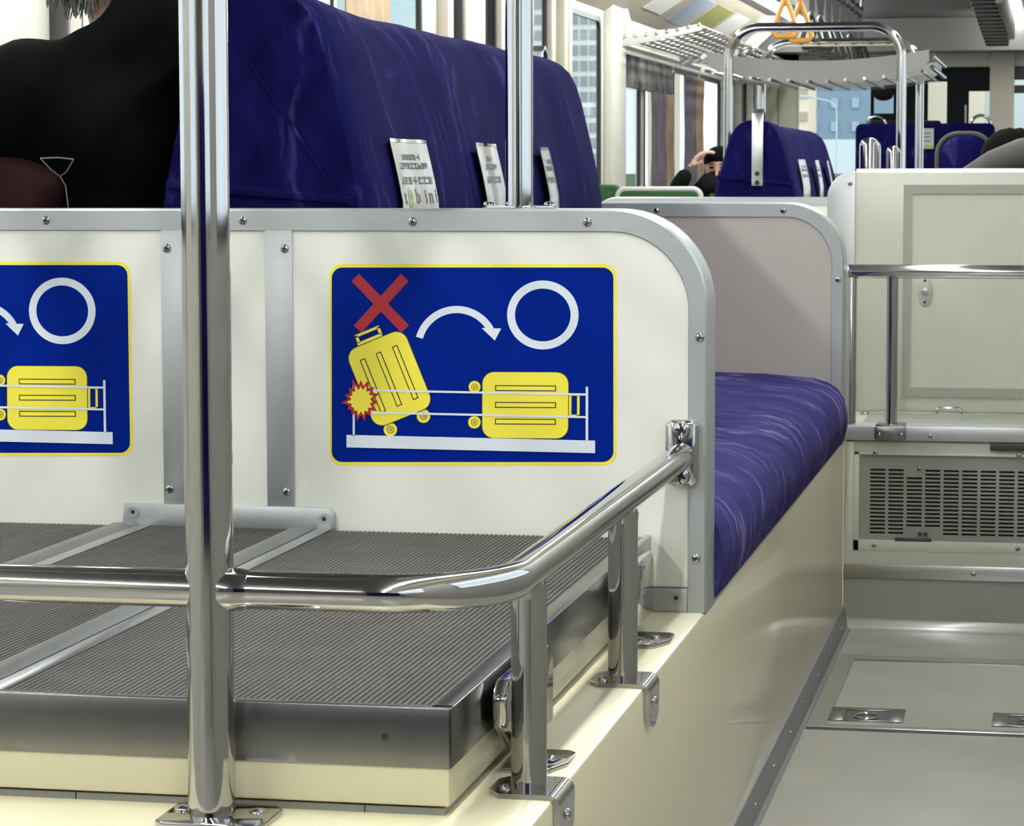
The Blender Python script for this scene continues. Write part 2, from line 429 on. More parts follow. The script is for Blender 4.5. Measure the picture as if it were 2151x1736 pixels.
for xs in ((-1.287, -1.259, -1.250, -1.229), (-1.030, -1.001, -.992, -.972)):
    b = B(); b.prism([(xs[0], .508), (xs[0], .515), (xs[0] + .004, .5185), (xs[1] - .010, .5185), (xs[1], .513), (xs[1], .508)], 'y', DY0 + .012, DY1 - .002); b.build('seam_strip', 'seam_grey', deck)
    b = B(); b.box(xs[2], xs[3], DY0 + .012, DY1 - .002, .508, .5165, .001); b.build('seam_strip', 'steel_bright', deck)
    b = B(); b.box(xs[1], xs[2], DY0 + .012, DY1 - .002, .506, .509); b.build('seam_gap', 'dark', deck)

# deck retaining brackets behind the rail posts
for i, yc in enumerate((2.64, 3.365)):
    t = thing('retaining_bracket', (-.50, yc, ZL), ('upright steel bracket at the nearest rail post, gripping the deck edge', 'upright steel bracket at the rail post next to the signed partition')[i], 'bracket', 'deck brackets')
    b = B(); b.prism([(yc - .10, .470), (yc - .105, .500), (yc - .085, .514), (yc + .12, .514), (yc + .14, .497), (yc + .14, .430), (yc - .02, .430)], 'x', -.528, -.512, bev=.004); b.build('plate', 'chrome', t)
    b = B(); b.prism([(-.53, yc - .05), (-.53, yc + .045), (-.478, yc + .045), (-.470, yc + .036), (-.470, yc - .012), (-.484, yc - .05)], 'z', ZL, ZL + .005, bev=.0012); f = b.build('foot', 'chrome', t)
    put('rivet', RIVET, f, (-.490, yc, ZL + .005), (0, 0, 0), (1.1, 1.1, .8))

# ================================================================== HANDRAIL
ZR = .627; XRL = -.488; YR = 2.35
rail = thing('handrail', (XRL, 2.52, ZL), 'chrome handrail on two posts curving round the corner of the luggage deck', 'handrail')
b = B(); b.tube(fillet([(-1.72, YR, ZR), (XRL, YR, ZR), (XRL, 3.585, ZR)], .115, 16), .0175, 28); b.build('rail', 'chrome', rail)
b = B(); b.tube([(-.749 + .012, YR, ZR), (-.749 + .027, YR, ZR), (-.749 + .038, YR, ZR)], [.0196, .0196, .0177], 24); b.build('weld_collar', 'chrome', rail)
for yp in (2.52, 3.09):
    b = B(); b.tube([(XRL, yp, ZL + .004), (XRL, yp, ZR - .012)], .0172, 28); p_ = b.build('post', 'chrome', rail)
    b = B(); b.tube([(XRL, yp, ZR - .026), (XRL, yp, ZR - .015)], [.0173, .0183], 24); b.build('weld', 'chrome', p_)
    hw = .041
    b = B()
    pl = [(-.522, yp - hw * .55), (-.522, yp + hw * .55), (-.510, yp + hw), (-.462, yp + hw), (-.462, yp - hw), (-.510, yp - hw)]
    b.prism(pl, 'z', ZL, ZL + .005)
    arc = [(-.462 + .011 * math.sin(a), ZL - .006 + .011 * math.cos(a)) for a in [k * PI / 16 for k in range(9)]]
    b.grid([[(x, yp - hw, z) for x, z in arc], [(x, yp + hw, z) for x, z in arc]])
    arc2 = [(-.462 + .006 * math.sin(a), ZL - .006 + .006 * math.cos(a)) for a in [k * PI / 16 for k in range(9)]]
    b.grid([[(x, yp - hw, z) for x, z in arc2], [(x, yp + hw, z) for x, z in arc2]])
    for yy in (yp - hw, yp + hw): b.grid([[(x, yy, z) for x, z in arc], [(x, yy, z) for x, z in arc2]])
    zz = ZL - .006
    dr = [(yp - hw, zz)] + [(yp + hw * .95 * math.cos(a), zz - .022 - .023 * math.sin(a)) for a in [PI - k * PI / 10 for k in range(11)]] + [(yp + hw, zz)]
    b.prism(dr, 'x', -.456, -.451)
    br = b.build('saddle_bracket', 'chrome', rail, angle=50)
    put('rivet', RIVET, br, (-.508, yp - .018, ZL + .005)); put('rivet', RIVET, br, (-.451, yp, ZL - .022), (0, PI / 2, 0))
b = B(); b.prism(rrect(-.5095, -.4655, .587, .675, .011), 'y', 3.583, 3.596, bev=.003); wb = b.build('wall_bracket', 'chrome', rail)
for z in (.6614, .6002): put('screw', SCREW_BIG, wb, (-.4885, 3.583, z))

# ================================================================== PARTITIONS
def top_path(xl, xr, zb, zt, R, n=14):
    pts = [(xr, zb), (xr, zt - R)]
    for k in range(1, n): a = PI / 2 * k / n; pts.append((xr - R + R * math.cos(a), zt - R + R * math.sin(a)))
    pts += [(xr - R, zt), (xl + R, zt)]
    for k in range(1, n): a = PI / 2 + PI / 2 * k / n; pts.append((xl + R + R * math.cos(a), zt - R + R * math.sin(a)))
    pts += [(xl, zt - R), (xl, zb)]
    return pts
def partition(name, y, th, zb, zt, xl, xr, R, w, label, board_mat, trim_mat='aluminium', group=None):
    t = thing(name, ((xl + xr) / 2, y, zb), label, 'partition', group)
    o = top_path(xl, xr, zb, zt, R); i_ = top_path(xl + w * .85, xr - w * .85, zb, zt - w, R - w * .8)
    e = .003
    o2 = top_path(xl + e, xr - e, zb, zt - e, R - e)
    b = B()
    b.grid([[(p[0], y + .004, p[1]) for p in i_], [(p[0], y, p[1]) for p in i_], [(p[0], y, p[1]) for p in o2],
            [(p[0], y + e, p[1]) for p in o], [(p[0], y + th - e, p[1]) for p in o], [(p[0], y + th, p[1]) for p in o2],
            [(p[0], y + th, p[1]) for p in i_], [(p[0], y + th - .004, p[1]) for p in i_]])
    b.build('edge_trim', trim_mat, t, angle=25)
    ii = top_path(xl + w * .7, xr - w * .7, zb, zt - w * .85, R - w * .7)
    b = B(); b.prism(ii, 'y', y + .003, y + th - .003); b.build('board', board_mat, t, angle=30)
    # dark joint line between board and trim
    j0 = top_path(xl + w * .85 + .0008, xr - w * .85 - .0008, zb, zt - w - .0008, R - w * .8)
    j1 = top_path(xl + w * .85 - .0006, xr - w * .85 + .0006, zb, zt - w + .0006, R - w * .8)
    b = B(); b.grid([[(p[0], y + .0028, p[1]) for p in j0], [(p[0], y + .0028, p[1]) for p in j1]]); b.build('joint', 'ink_grey', t)
    return t
YP = 3.598
part1 = partition('partition', YP, .085, ZL, .9535, -1.781, -.4555, .128, .0295, 'cream partition board carrying two blue luggage signs, behind the luggage deck', 'cream_board')
for x, z in ((-1.377, .9375), (-1.094, .9378), (-.856, .9365), (-.617, .9362), (-.4660, .784), (-.4695, .489)): put('screw', SCREW, part1, (x, YP, z))
for x0, x1, sx in ((-1.2115, -1.1745, -1.203), (-1.063, -1.0245, -1.035)):
    b = B(); b.box(x0, x1, YP + .0002, YP + .003, .545, .9245, .001); st = tag(b.build('strap', 'aluminium', part1), 'flat aluminium strap up the board')
    for z in (.8995, .5665): put('screw', SCREW, st, (sx, YP + .0002, z))
b = B(); b.prism([(-1.272, .513), (-1.268, .5455), (-.975, .5455), (-.9665, .538), (-.9645, .513)], 'y', YP - .002, YP + .003, bev=.0008); fp = tag(b.build('foot_plate', 'aluminium', part1), 'aluminium plate where the board meets the deck')
for x, z in ((-1.256, .5335), (-.9815, .530)): put('screw', CSUNK, fp, (x, YP - .002, z))
b = B(); b.box(-.545, -.4812, YP + .0005, YP + .003, ZL + .001, .4475, .001); kp = b.build('kick_plate', 'aluminium', part1)
put('screw', CSUNK, kp, (-.4966, YP + .0005, .4345))
b = B(); b.box(-.545, -.4812, YP + .0015, YP + .003, .4475, .4490); b.build('kick_joint', 'ink_grey', part1)

# ---- luggage signs (flat print, sign-local units u,v)
def S(u, v): return Vector((-.991635 + .000203659 * u - 1.65779e-6 * v + 9.79e-10 * u * v, .895132 + 7.87e-7 * u - 2.02625e-4 * v + 2.19e-9 * u * v))
YS = YP + .0028
def sign(dx):
    def Q(pts): return [S(*p) + Vector((dx, 0)) for p in pts]
    def circ(c, r, n=40, ry=None): return [(c[0] + r * math.cos(2 * PI * k / n), c[1] + (ry or r) * math.sin(2 * PI * k / n)) for k in range(n)]
    def lay(k): return YS - .00016 * (k + 1)
    b = B(); b.flat(Q(rrect(95, 2030, 82, 1440, 82, 8)), lay(0)); b.v += [(v[0], YS, v[2]) for v in b.v]; n = len(b.v) // 2
    for k in range(n): b.f.append((k, (k + 1) % n, n + (k + 1) % n, n + k)); b.m.append(0)
    sg = b.build('luggage_sign', 'sign_yellow', part1)
    b = B(); b.flat(Q(rrect(110, 2010, 105, 1418, 72, 8)), lay(1)); b.build('blue_field', 'sign_blue', sg)
    b = B(); b.flat(Q(bar2((272, 172), (613, 518), 72)), lay(2)); b.flat(Q(bar2((610, 172), (288, 520), 72)), lay(2) - .00003); b.build('red_cross', 'sign_red', sg)
    o = circ((1541, 424), 239, 48, 232); i_ = circ((1541, 424), 186, 48, 178)
    b = B(); b.grid([[(p.x, lay(2), p.y) for p in Q(o)], [(p.x, lay(2), p.y) for p in Q(i_)]], close=True); b.build('white_ring', 'sign_white', sg)
    # arrow: circle through three points of its centre line
    ax, ay, bx_, by, cx_, cy = 710, 577, 958, 387, 1190, 520
    d = 2 * (ax * (by - cy) + bx_ * (cy - ay) + cx_ * (ay - by))
    ux = ((ax * ax + ay * ay) * (by - cy) + (bx_ * bx_ + by * by) * (cy - ay) + (cx_ * cx_ + cy * cy) * (ay - by)) / d
    uy = ((ax * ax + ay * ay) * (cx_ - bx_) + (bx_ * bx_ + by * by) * (ax - cx_) + (cx_ * cx_ + cy * cy) * (bx_ - ax)) / d
    r = math.hypot(ax - ux, ay - uy); a0 = math.atan2(ay - uy, ax - ux); a1 = math.atan2(cy - uy, cx_ - ux)
    a0 = a0 - 2 * PI if a0 > 0 else a0
    aa = [a0 + (a1 - a0) * k / 24 for k in range(25)]
    b = B(); b.grid([[(p.x, lay(2), p.y) for p in Q([(ux + (r + 24) * math.cos(a), uy + (r + 24) * math.sin(a)) for a in aa])],
                     [(p.x, lay(2), p.y) for p in Q([(ux + (r - 24) * math.cos(a), uy + (r - 24) * math.sin(a)) for a in aa])]])
    b.flat(Q([(1130, 511), (1263, 515), (1220, 596)]), lay(2) - .00003); b.build('curved_arrow', 'sign_white', sg)
    # suitcases: drawn in their own axes (x right, y down, centre 0), then placed
    def case(nm, cen, rot, w, h, slots, handle, wheels):
        c, s_ = math.cos(rot), math.sin(rot)
        def T(pts): return Q([(cen[0] + p[0] * c - p[1] * s_, cen[1] + p[0] * s_ + p[1] * c) for p in pts])
        def R_(x0, x1, y0, y1): return [(x0, y0), (x1, y0), (x1, y1), (x0, y1)]
        b = B()
        for (x, y, rr, ang) in wheels:
            for rad, mi, L in ((rr + 4, 1, 2), (rr, 0, 3), (rr * .55, 1, 4), (rr * .45, 0, 5), (rr * .25, 1, 6), (rr * .14, 0, 7)): b.flat(T(circ((x, y), rad, 20)), lay(L), mi)
        for (x0, x1, y0, y1) in handle:
            b.flat(T(R_(x0 - 3, x1 + 3, y0 - 3, y1 + 3)), lay(2) - .00004, 1); b.flat(T(R_(x0, x1, y0, y1)), lay(3) - .00004, 0)
        b.flat(T(rrect(-w / 2 - 5, w / 2 + 5, -h / 2 - 5, h / 2 + 5, 82)), lay(5) - .00002, 1); b.flat(T(rrect(-w / 2, w / 2, -h / 2, h / 2, 78)), lay(6) - .00002, 0)
        for (x0, x1, y0, y1) in slots:
            b.flat(T(R_(x0, x1, y0, y1)), lay(7), 1); b.flat(T(R_(x0 + 7, x1 - 7, y0 + 7, y1 - 7)), lay(8), 0)
        b.build(nm, ['sign_yellow', 'sign_black'], sg)
    sl = [(x - 20, x + 20, -192, 196) for x in (-122, -4, 116)]
    case('tilted_suitcase', (506, 853), -.385, 424, 560, sl, [(-116, 64, -306, -286), (-112, -92, -352, -300), (48, 68, -352, -300), (-112, 68, -360, -342)], [(-124, 322, 46, 0), (120, 322, 46, 0)])
    sl2 = [(-202, 206, y - 20, y + 20) for y in (-115, -2, 111)]
    case('flat_suitcase', (1424, 1033), .006, 574, 446, sl2, [(291, 308, -82, 82), (304, 362, -78, -66), (304, 362, 62, 74), (346, 362, -78, 74)], [(-341, -122, 40, 0), (-341, 117, 42, 0)])
    b = B(); L = lay(10)
    b.flat(Q([(213, 1233), (1890, 1272), (1890, 1357), (213, 1318)]), L); b.flat(Q(bar2((263, 884), (263, 1240), 15)), L); b.flat(Q(bar2((1836, 907), (1836, 1275), 17)), L)
    b.flat(Q(bar2((263, 930), (1832, 960), 14)), L - .00003); b.flat(Q(bar2((263, 1080), (1832, 1113), 14)), L - .00003); b.build('rack_drawing', 'sign_white', sg)
    rnd = random.Random(3); ro = []; ri = []
    N = 15
    for k in range(2 * N):
        a = PI * k / N + .1; o_ = (118 + rnd.uniform(-14, 26)) if k % 2 == 0 else 88
        ro.append((312 + o_ * math.cos(a), 1000 + o_ * 1.12 * math.sin(a))); q_ = o_ * (.72 if k % 2 == 0 else .74)
        ri.append((312 + q_ * math.cos(a), 1000 + q_ * 1.12 * math.sin(a)))
    b = B(); b.flat(Q(ro), lay(12), 1); b.flat(Q(ri), lay(13), 0); b.build('impact_burst', ['sign_yellow', 'sign_red'], sg)
    return sg
tag(sign(0), 'blue and yellow sign showing how to lay suitcases, right one')
tag(sign(-.6785), 'blue and yellow sign showing how to lay suitcases, left one')

# ================================================================== SHELF FRAMES ON HOOPS
def luggage_shelf(y1, y2, h1, h2, r1, r2, label, fl1, fl2, zb1, zb2, CX=CX):
    """two hoops standing across the car carry a barred shelf"""
    t = thing('overhead_shelf', (CX, (y1 + y2) / 2, zb1), label, 'luggage shelf', 'hooped luggage shelves')
    for (y, h, r, zb, fl) in ((y1, h1, r1, zb1, fl1), (y2, h2, r2, zb2, fl2)):
        b = B(); b.tube(fillet([(CX + h, y, zb), (CX + h, y, 1.652), (CX - h, y, 1.652), (CX - h, y, zb)], .14, 12), r, 28)
        hp = b.build('hoop', 'chrome', t)
        for s in (1, -1):
            q = B(); x = CX + s * h
            if fl == 'plate':
                q.prism([(x - .043, y - .035), (x - .035, y - .042), (x + .050, y - .042), (x + .058, y - .030), (x + .058, y + .030), (x + .048, y + .040), (x - .036, y + .040), (x - .043, y + .033)], 'z', zb, zb + .006, bev=.0015)
            else:
                q.prism([(x + .051 * math.cos(a), y + .030 * math.sin(a)) for a in [2 * PI * k / 24 for k in range(24)]], 'z', zb, zb + .004, bev=.001)
            fo = q.build('base_plate', 'chrome', hp)
            for dx in ((-.032, .040) if fl == 'plate' else (-.042, .042)): put('rivet', RIVET, fo, (x + dx, y + (.012 if fl == 'plate' else 0), zb + .005), (0, 0, 0), (1.5, 1.5, 1))
    # shelf: bowed end plates, rods along the car, straps across
    ya, yb = y1 + .12, y2 - .05
    xs = [CX - .50 + 1.0 * k / 20 for k in range(21)]
    def zc(x): return 1.425 + .045 * ((x - CX) / .5) ** 2
    for y in (ya, yb):
        up = [(x, zc(x) + .082 + .0 * x) for x in xs]; lo = [(x, zc(x) + (.0 if abs(x - CX) < .46 else .03)) for x in xs]
        q = B(); q.prism(up + lo[::-1], 'y', y - .004, y + .004); q.build('end_plate', 'grey_shelf', t)
    for k in range(12):
        x = CX - .47 + .94 * k / 11
        q = B(); q.tube([(x, ya - .012, zc(x) - .008), (x, yb + .012, zc(x) - .008)], .008, 10); q.build('rod', 'chrome', t)
    n = max(4, int((yb - ya) / .14))
    for k in range(1, n):
        y = ya + (yb - ya) * k / n
        q = B(); q.grid([[(x, y - .013, zc(x) - .018) for x in xs], [(x, y + .013, zc(x) - .018) for x in xs]]); q.grid([[(x, y - .013, zc(x) - .021) for x in xs], [(x, y + .013, zc(x) - .021) for x in xs]]); q.build('cross_strap', 'grey_shelf', t)
    for s in (-1, 1):
        for dz in (.02, .075):
            x = CX + s * .515
            q = B(); q.tube([(x, ya - .02, zc(x) + dz - .02), (x, yb + .02, zc(x) + dz - .02)], .011, 12); q.build('side_rail', 'chrome', t)
    return t
luggage_shelf(YR, 3.638, .369, .401, .0218, .0188, 'chrome poles carrying the shelf over the foreground luggage deck', 'plate', 'oval', ZL, .9535)
luggage_shelf(12.34, 13.8, .386, .393, .0215, .0205, 'grey barred shelf on chrome hoops beyond the far purple bench', 'plate', 'oval', ZL, ZL, -1.087)

# ================================================================== PURPLE BENCHES
def bench(y0, L, label, handle_at, cush, zk=1.0):
    t = thing('bench_seat', (CX, y0 + L / 2, ZL), label, 'bench seat', 'back-to-back purple benches')
    prof = [(.15, ZL), (.153, .60), (.156, .80), (.156, .953), (.147, 1.0), (.135, 1.05), (.122, 1.10), (.109, 1.15), (.096, 1.19), (.081, 1.217), (.060, 1.236), (.033, 1.247)]
    ys = [0, .008, .022, .05] + [.1 + k * (L - .24) / 26 for k in range(27)] + [L - .09, L - .05, L - .02, L]
    b = B(); rows = []
    prof = [(h, ZL + (z - ZL) * zk) for h, z in prof]
    for y in ys:
        near = 1 - .10 * max(0, 1 - y / .05) ** 2; e = max(0, 1 - (L - y) / .12); far = 1 - .22 * e ** 2
        zs = 1 - .004 * max(0, 1 - y / .05) ** 2 - .05 * e ** 2 + .018 * max(0, 1 - y / .5)
        row = []
        for i, (h, z) in enumerate(prof):
            wv = (.012 * abs(math.cos(PI * (y - .12) / .6)) - .008) * min(1, max(0, (z - .5) / .4)) + .0025 * math.sin(y * 23 + z * 9)
            row.append((CX + h * near * far + wv, y0 + y, ZL + (z - ZL) * zs))
        row.append((CX, y0 + y, ZL + ((1.250 + .003 * math.sin(y * 11) - ZL) * zk) * zs))
        for i, (h, z) in reversed(list(enumerate(prof))):
            row.append((CX - h * near * far, y0 + y, ZL + (z - ZL) * zs))
        rows.append(row)
    b.grid(rows); n = len(rows[0]); tot = len(rows)
    b.f.append(tuple(range(n))[::-1]); b.m.append(0); b.f.append(tuple((tot - 1) * n + k for k in range(n))); b.m.append(0)
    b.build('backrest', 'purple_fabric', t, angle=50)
    # folded fabric cover on the end face: diagonal piping, hem and flap
    ye = y0 - .001
    b = B(); b.tube([(CX - .035, ye, 1.19), (CX + .02, ye - .002, 1.11), (CX + .075, ye - .002, 1.03), (CX + .122, ye, .955)], .0028, 8); b.build('piping', 'purple_fabric', t)
    b = B(); b.prism([(CX - .140, .981), (CX - .085, .975), (CX + .13, .958), (CX + .137, .952), (CX + .137, .968), (CX - .138, .995)], 'y', ye - .006, y0 + .005, bev=.002); b.build('hem', 'purple_fabric', t)
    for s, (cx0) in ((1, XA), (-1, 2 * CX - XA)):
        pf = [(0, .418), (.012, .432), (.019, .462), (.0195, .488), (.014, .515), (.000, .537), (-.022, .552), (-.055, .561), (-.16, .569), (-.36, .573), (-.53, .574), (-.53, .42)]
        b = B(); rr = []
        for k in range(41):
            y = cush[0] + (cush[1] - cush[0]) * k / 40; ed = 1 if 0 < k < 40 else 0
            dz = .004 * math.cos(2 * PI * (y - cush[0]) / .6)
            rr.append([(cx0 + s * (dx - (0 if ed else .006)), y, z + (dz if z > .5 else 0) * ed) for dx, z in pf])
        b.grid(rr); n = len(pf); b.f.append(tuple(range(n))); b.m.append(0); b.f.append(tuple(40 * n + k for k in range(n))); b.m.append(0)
        b.build('seat_cushion', 'purple_fabric_lit', t, angle=60)
    # flat steel grab handle on one end
    yh, sg = (y0 - .02, -1) if handle_at == 'near' else (y0 + L - .02, 1)
    hx = CX + .012 if handle_at == 'near' else CX + .004
    b = B()
    path = [(yh, .955), (yh - .0 * sg, 1.19), (yh - .012 * sg, 1.222), (yh - .04 * sg, 1.236), (yh - .075 * sg, 1.226), (yh - .085 * sg, 1.20)] if handle_at == 'near' else \
           [(yh, 1.05), (yh, 1.235), (yh - .012, 1.262), (yh - .035, 1.272), (yh - .06, 1.262), (yh - .07, 1.20)]
    o_ = []; i_ = []
    for k, (y, z) in enumerate(path):
        a = Vector(path[max(0, k - 1)]); c = Vector(path[min(len(path) - 1, k + 1)]); d = (c - a).normalized(); nrm = Vector((d.y, -d.x)) * .004
        o_.append((y + nrm.x, z + nrm.y)); i_.append((y - nrm.x, z - nrm.y))
    b.prism(o_ + i_[::-1], 'x', hx - .021, hx + .021, bev=.0015)
    hd = tag(b.build('grab_handle', 'steel_bright', t), 'flat steel grab handle bent over the end of the backrest')
    ysc = yh + sg * .004
    for z in ((.966, 1.0) if handle_at == 'near' else ()):
        q = B(); q.lathe((hx, ysc - .001, z), [(.009, .002), (.009, -.003), (.001, -.003)], 14, 'y'); q.build('bolt', 'dark', hd)
    for z in ((1.225, 1.25) if handle_at == 'far' else ()):
        q = B(); q.ball((hx - .003, yh - .006, z), .008, .004, .008, seg=12, rings=8); q.build('bolt', 'chrome', hd)
    return t
bench(3.765, 2.13, 'long purple fabric bench directly behind the signed partition', 'far', (3.686, 5.90))
bench(10.2, 2.05, 'smaller looking purple bench far down the car with a steel handle at its end', 'near', (10.12, 12.25), .925)

# leaflets hanging in clear pockets on the right side of the backrests
def text_mesh(s, size, x0, font_scale=1.0):
    c = bpy.data.curves.new('t', 'FONT'); c.body = s; c.size = size; c.extrude = 0; c.offset = size * .022
    o = bpy.data.objects.new('t', c); COL.objects.link(o)
    dg = bpy.context.evaluated_depsgraph_get(); me = bpy.data.meshes.new_from_object(o.evaluated_get(dg))
    bpy.data.objects.remove(o); return me
def leaflet(ya, w, slope, z0, z1, label, printed, group):
    hgt = z1 - z0
    def X(z):
        prof = [(.156, .90), (.156, .953), (.147, 1.0), (.135, 1.05), (.121, 1.10)]
        for (h0, a), (h1, c) in zip(prof, prof[1:]):
            if a <= z <= c: return CX + h0 + (h1 - h0) * (z - a) / (c - a)
        return CX + .156
    def P(s, z, off=0.0):   # s 0..1 across
        y = ya + s * w; bow = .003 * math.sin(s * PI * 2 + ya * 7)
        return (X(z) + .010 - slope * (s - .5) * w + bow + off, y, z)
    t = thing('leaflet', P(.5, z0), label, 'leaflet', group)
    b = B(); N = 10; K = 5
    for off in (0, .0012): b.grid([[P(s / N, z0 + hgt * k / K, off) for s in range(N + 1)] for k in range(K + 1)])
    b.build('sheet', 'paper', t)
    b = B(); b.grid([[P(s / N, z1 - .001, .002) for s in range(N + 1)], [P(s / N, z1 + .004, .002) for s in range(N + 1)]]); b.build('pocket_edge', 'chrome', t)
    off = .0018
    def blocks(nm, zc, h, s0, s1, n, mt):
        b = B(); rn = random.Random(int(zc * 1000) + n)
        for i in range(n):
            a = s0 + (s1 - s0) * i / n; c = a + (s1 - s0) / n * .8
            for k in range(3):
                if rn.random() < .25: continue
                za = zc - h / 2 + h * k / 3; b.grid([[P(a, za, off), P(c, za, off)], [P(a, za + h / 4.2, off), P(c, za + h / 4.2, off)]])
            m_ = a + (c - a) * rn.choice((.1, .4, .7)); b.grid([[P(m_, zc - h / 2, off), P(m_ + (c - a) * .2, zc - h / 2, off)], [P(m_, zc + h / 2, off), P(m_ + (c - a) * .2, zc + h / 2, off)]])
        b.build(nm, mt, t, recalc=False)
    blocks('print', z1 - .023, .009, .30, .72, 5, 'ink'); blocks('print', z1 - .036, .010, .16, .86, 9, 'ink'); blocks('print', z1 - .058, .012, .12, .92, 7, 'ink_grey')
    if printed:
        for ch, s0, mt in (('t', .10, 'ink'), ('@', .24, 'ink_green'), ('b', .46, 'ink_grey'), ('i', .66, 'ink_grey'), ('n', .75, 'ink_grey'), ('i', .93, 'ink_grey')):
            me = text_mesh(ch, .032, 0); vs = [v.co.copy() for v in me.vertices]; fs = [tuple(p.vertices) for p in me.polygons]
            xm = min(v.x for v in vs); 
            b = B(); b.add([P(min(.99, s0 + (v.x - xm) * (4.6 if ch == '@' else 6.2)), z1 - .092 + v.y * .95, off) for v in vs], fs); b.build('letter', mt, t, recalc=False)
            bpy.data.meshes.remove(me)
GL = 'leaflets on the purple backrests'
leaflet(3.935, .235, 0.0, .90, 1.049, 'leaflet lettered t@bini in a pocket on the long purple bench', True, GL)
leaflet(4.52, .225, .052, .90, 1.049, 'leaflet just left of the thin pole on the long purple bench', False, GL)
leaflet(5.08, .225, .105, .90, 1.047, 'narrow edge-on leaflet just right of the thin pole base', False, GL)
leaflet(10.42, .23, -.03, .88, 1.05, 'leftmost leaflet on the far purple bench', False, GL)
leaflet(11.02, .23, .02, .88, 1.05, 'middle leaflet on the far purple bench', False, GL)
leaflet(11.60, .23, .05, .88, 1.05, 'rightmost leaflet on the far purple bench', False, GL)

# ================================================================== FAR PARTITION, FAR PLINTH
part2 = partition('partition', 5.905, .08, ZL, .938, -1.781, -.4535, .125, .0305, 'beige partition board closing the far end of the near purple bench', 'beige_board', 'aluminium')
for x, z in ((-.86, .921), (-.585, .921), (-.4665, .773)): put('screw', SCREW, part2, (x, 5.905, z))
b = B(); b.box(-1.778, XA, 9.95, 14.6, 0, ZL, .004); struct(b.build('floor_plinth', 'plinth_cream'))
low = partition('partition', 9.98, .07, ZL, .915, -1.70, -.50, .10, .03, 'low white partition in front of the far purple bench', 'cream_board')

# ================================================================== CABINET BESIDE THE AISLE
YC = 6.0
cab = thing('luggage_cabinet', (-.1, YC + .2, 0), 'cream cabinet with a slotted vent grille and a mat on top, at the aisle end', 'cabinet')
b = B(); b.box(XA, XR, YC + .02, YC + .40, .0, .415)
b.box(XA, XA + .022, YC, YC + .03, .115, .415, .002)
b.box(XA + .02, XR, YC + .006, YC + .03, .388, .416, .002); b.box(XA + .02, XR, YC + .002, YC + .03, .145, .196, .002)
b.build('body', 'cabinet_cream', cab)
b = B(); N = 12
pf = [(YC - .030 + .03 * math.sin(a) if 0 else YC - .022 * (1 - math.sin(a)), .0 + .03 * (1 - math.cos(a))) for a in [PI / 2 * k / N for k in range(N + 1)]]
b.prism([(YC + .03, 0), (YC - .03, 0)] + pf + [(YC, .114), (YC + .03, .114)], 'x', XA + .001, XR); tag(b.build('coved_kickboard', 'vinyl_plate', cab), 'grey vinyl curving up from the floor')
b = B(); b.box(XA + .001, XR, YC - .006, YC + .006, .114, .146, .002); ms = tag(b.build('metal_strip', 'steel_bright', cab), 'bright metal strip above the kickboard')
put('screw', SCREW, ms, (-.174, YC - .006, .129), (0, 0, 0), (.8, .8, .8))
# frame and slotted grille
gx0, gx1, gz0, gz1 = XA + .022, XR - .02, .196, .386
b = B(); b.box(gx0, gx0 + .012, YC + .001, YC + .02, .172, .392, .001); b.box(gx0, gx1, YC + .001, YC + .02, .386, .392, .001); b.box(gx0, gx1, YC + .001, YC + .02, .174, .198, .001); gf = b.build('grille_frame', 'cabinet_cream', cab)
for x in (-.39, -.08, .2):
    for z in (.3895, .186): put('screw', SCREW, gf, (x, YC + .001, z), (0, 0, 0), (.9, .6, .9))
b = B(); cols = 15; cw, cp = .033, .0398; x00 = -.4005; zt = .359; rp = .00865; R_ = 17
b.box(gx0 + .01, x00, YC + .008, YC + .011, gz0, gz1); b.box(x00 + (cols - 1) * cp + cw, gx1, YC + .008, YC + .011, gz0, gz1)
b.box(x00, x00 + (cols - 1) * cp + cw, YC + .008, YC + .011, zt, gz1); b.box(x00, x00 + (cols - 1) * cp + cw, YC + .008, YC + .011, gz0, zt - R_ * rp)
for c in range(cols):
    xa = x00 + c * cp
    if c < cols - 1: b.box(xa + cw, xa + cp, YC + .008, YC + .011, zt - R_ * rp, zt)
    for r in range(R_):
        z1 = zt - r * rp
        solid = (c == 2 and r < 2) or (c in (2, 3) and r > 14)
        b.box(xa, xa + cw, YC + .008, YC + .011, z1 - (rp if solid else rp * .48), z1)
gr = tag(b.build('vent_grille', 'grey_grille', cab), 'grey vent grille with rows of short slots'); gr['kind'] = 'stuff'
b = B(); b.box(gx0, gx1, YC + .018, YC + .0195, gz0 - .01, gz1 + .003); b.build('grille_void', 'dark', cab)
put('screw', SCREW, cab, (-.294, YC + .008, .3555), (0, 0, 0), (.9, .9, .9))
b = B(); b.box(-.345, -.266, YC + .0005, YC + .008, .1965, .2045, .001, 0); b.lathe((-.291, YC + .008, .213), [(.005, 0), (.005, -.003), (.001, -.003)], 12, 'y'); b.lathe((-.279, YC + .008, .213), [(.005, 0), (.005, -.003), (.001, -.003)], 12, 'y'); b.build('grille_latch', 'dark_metal', cab)
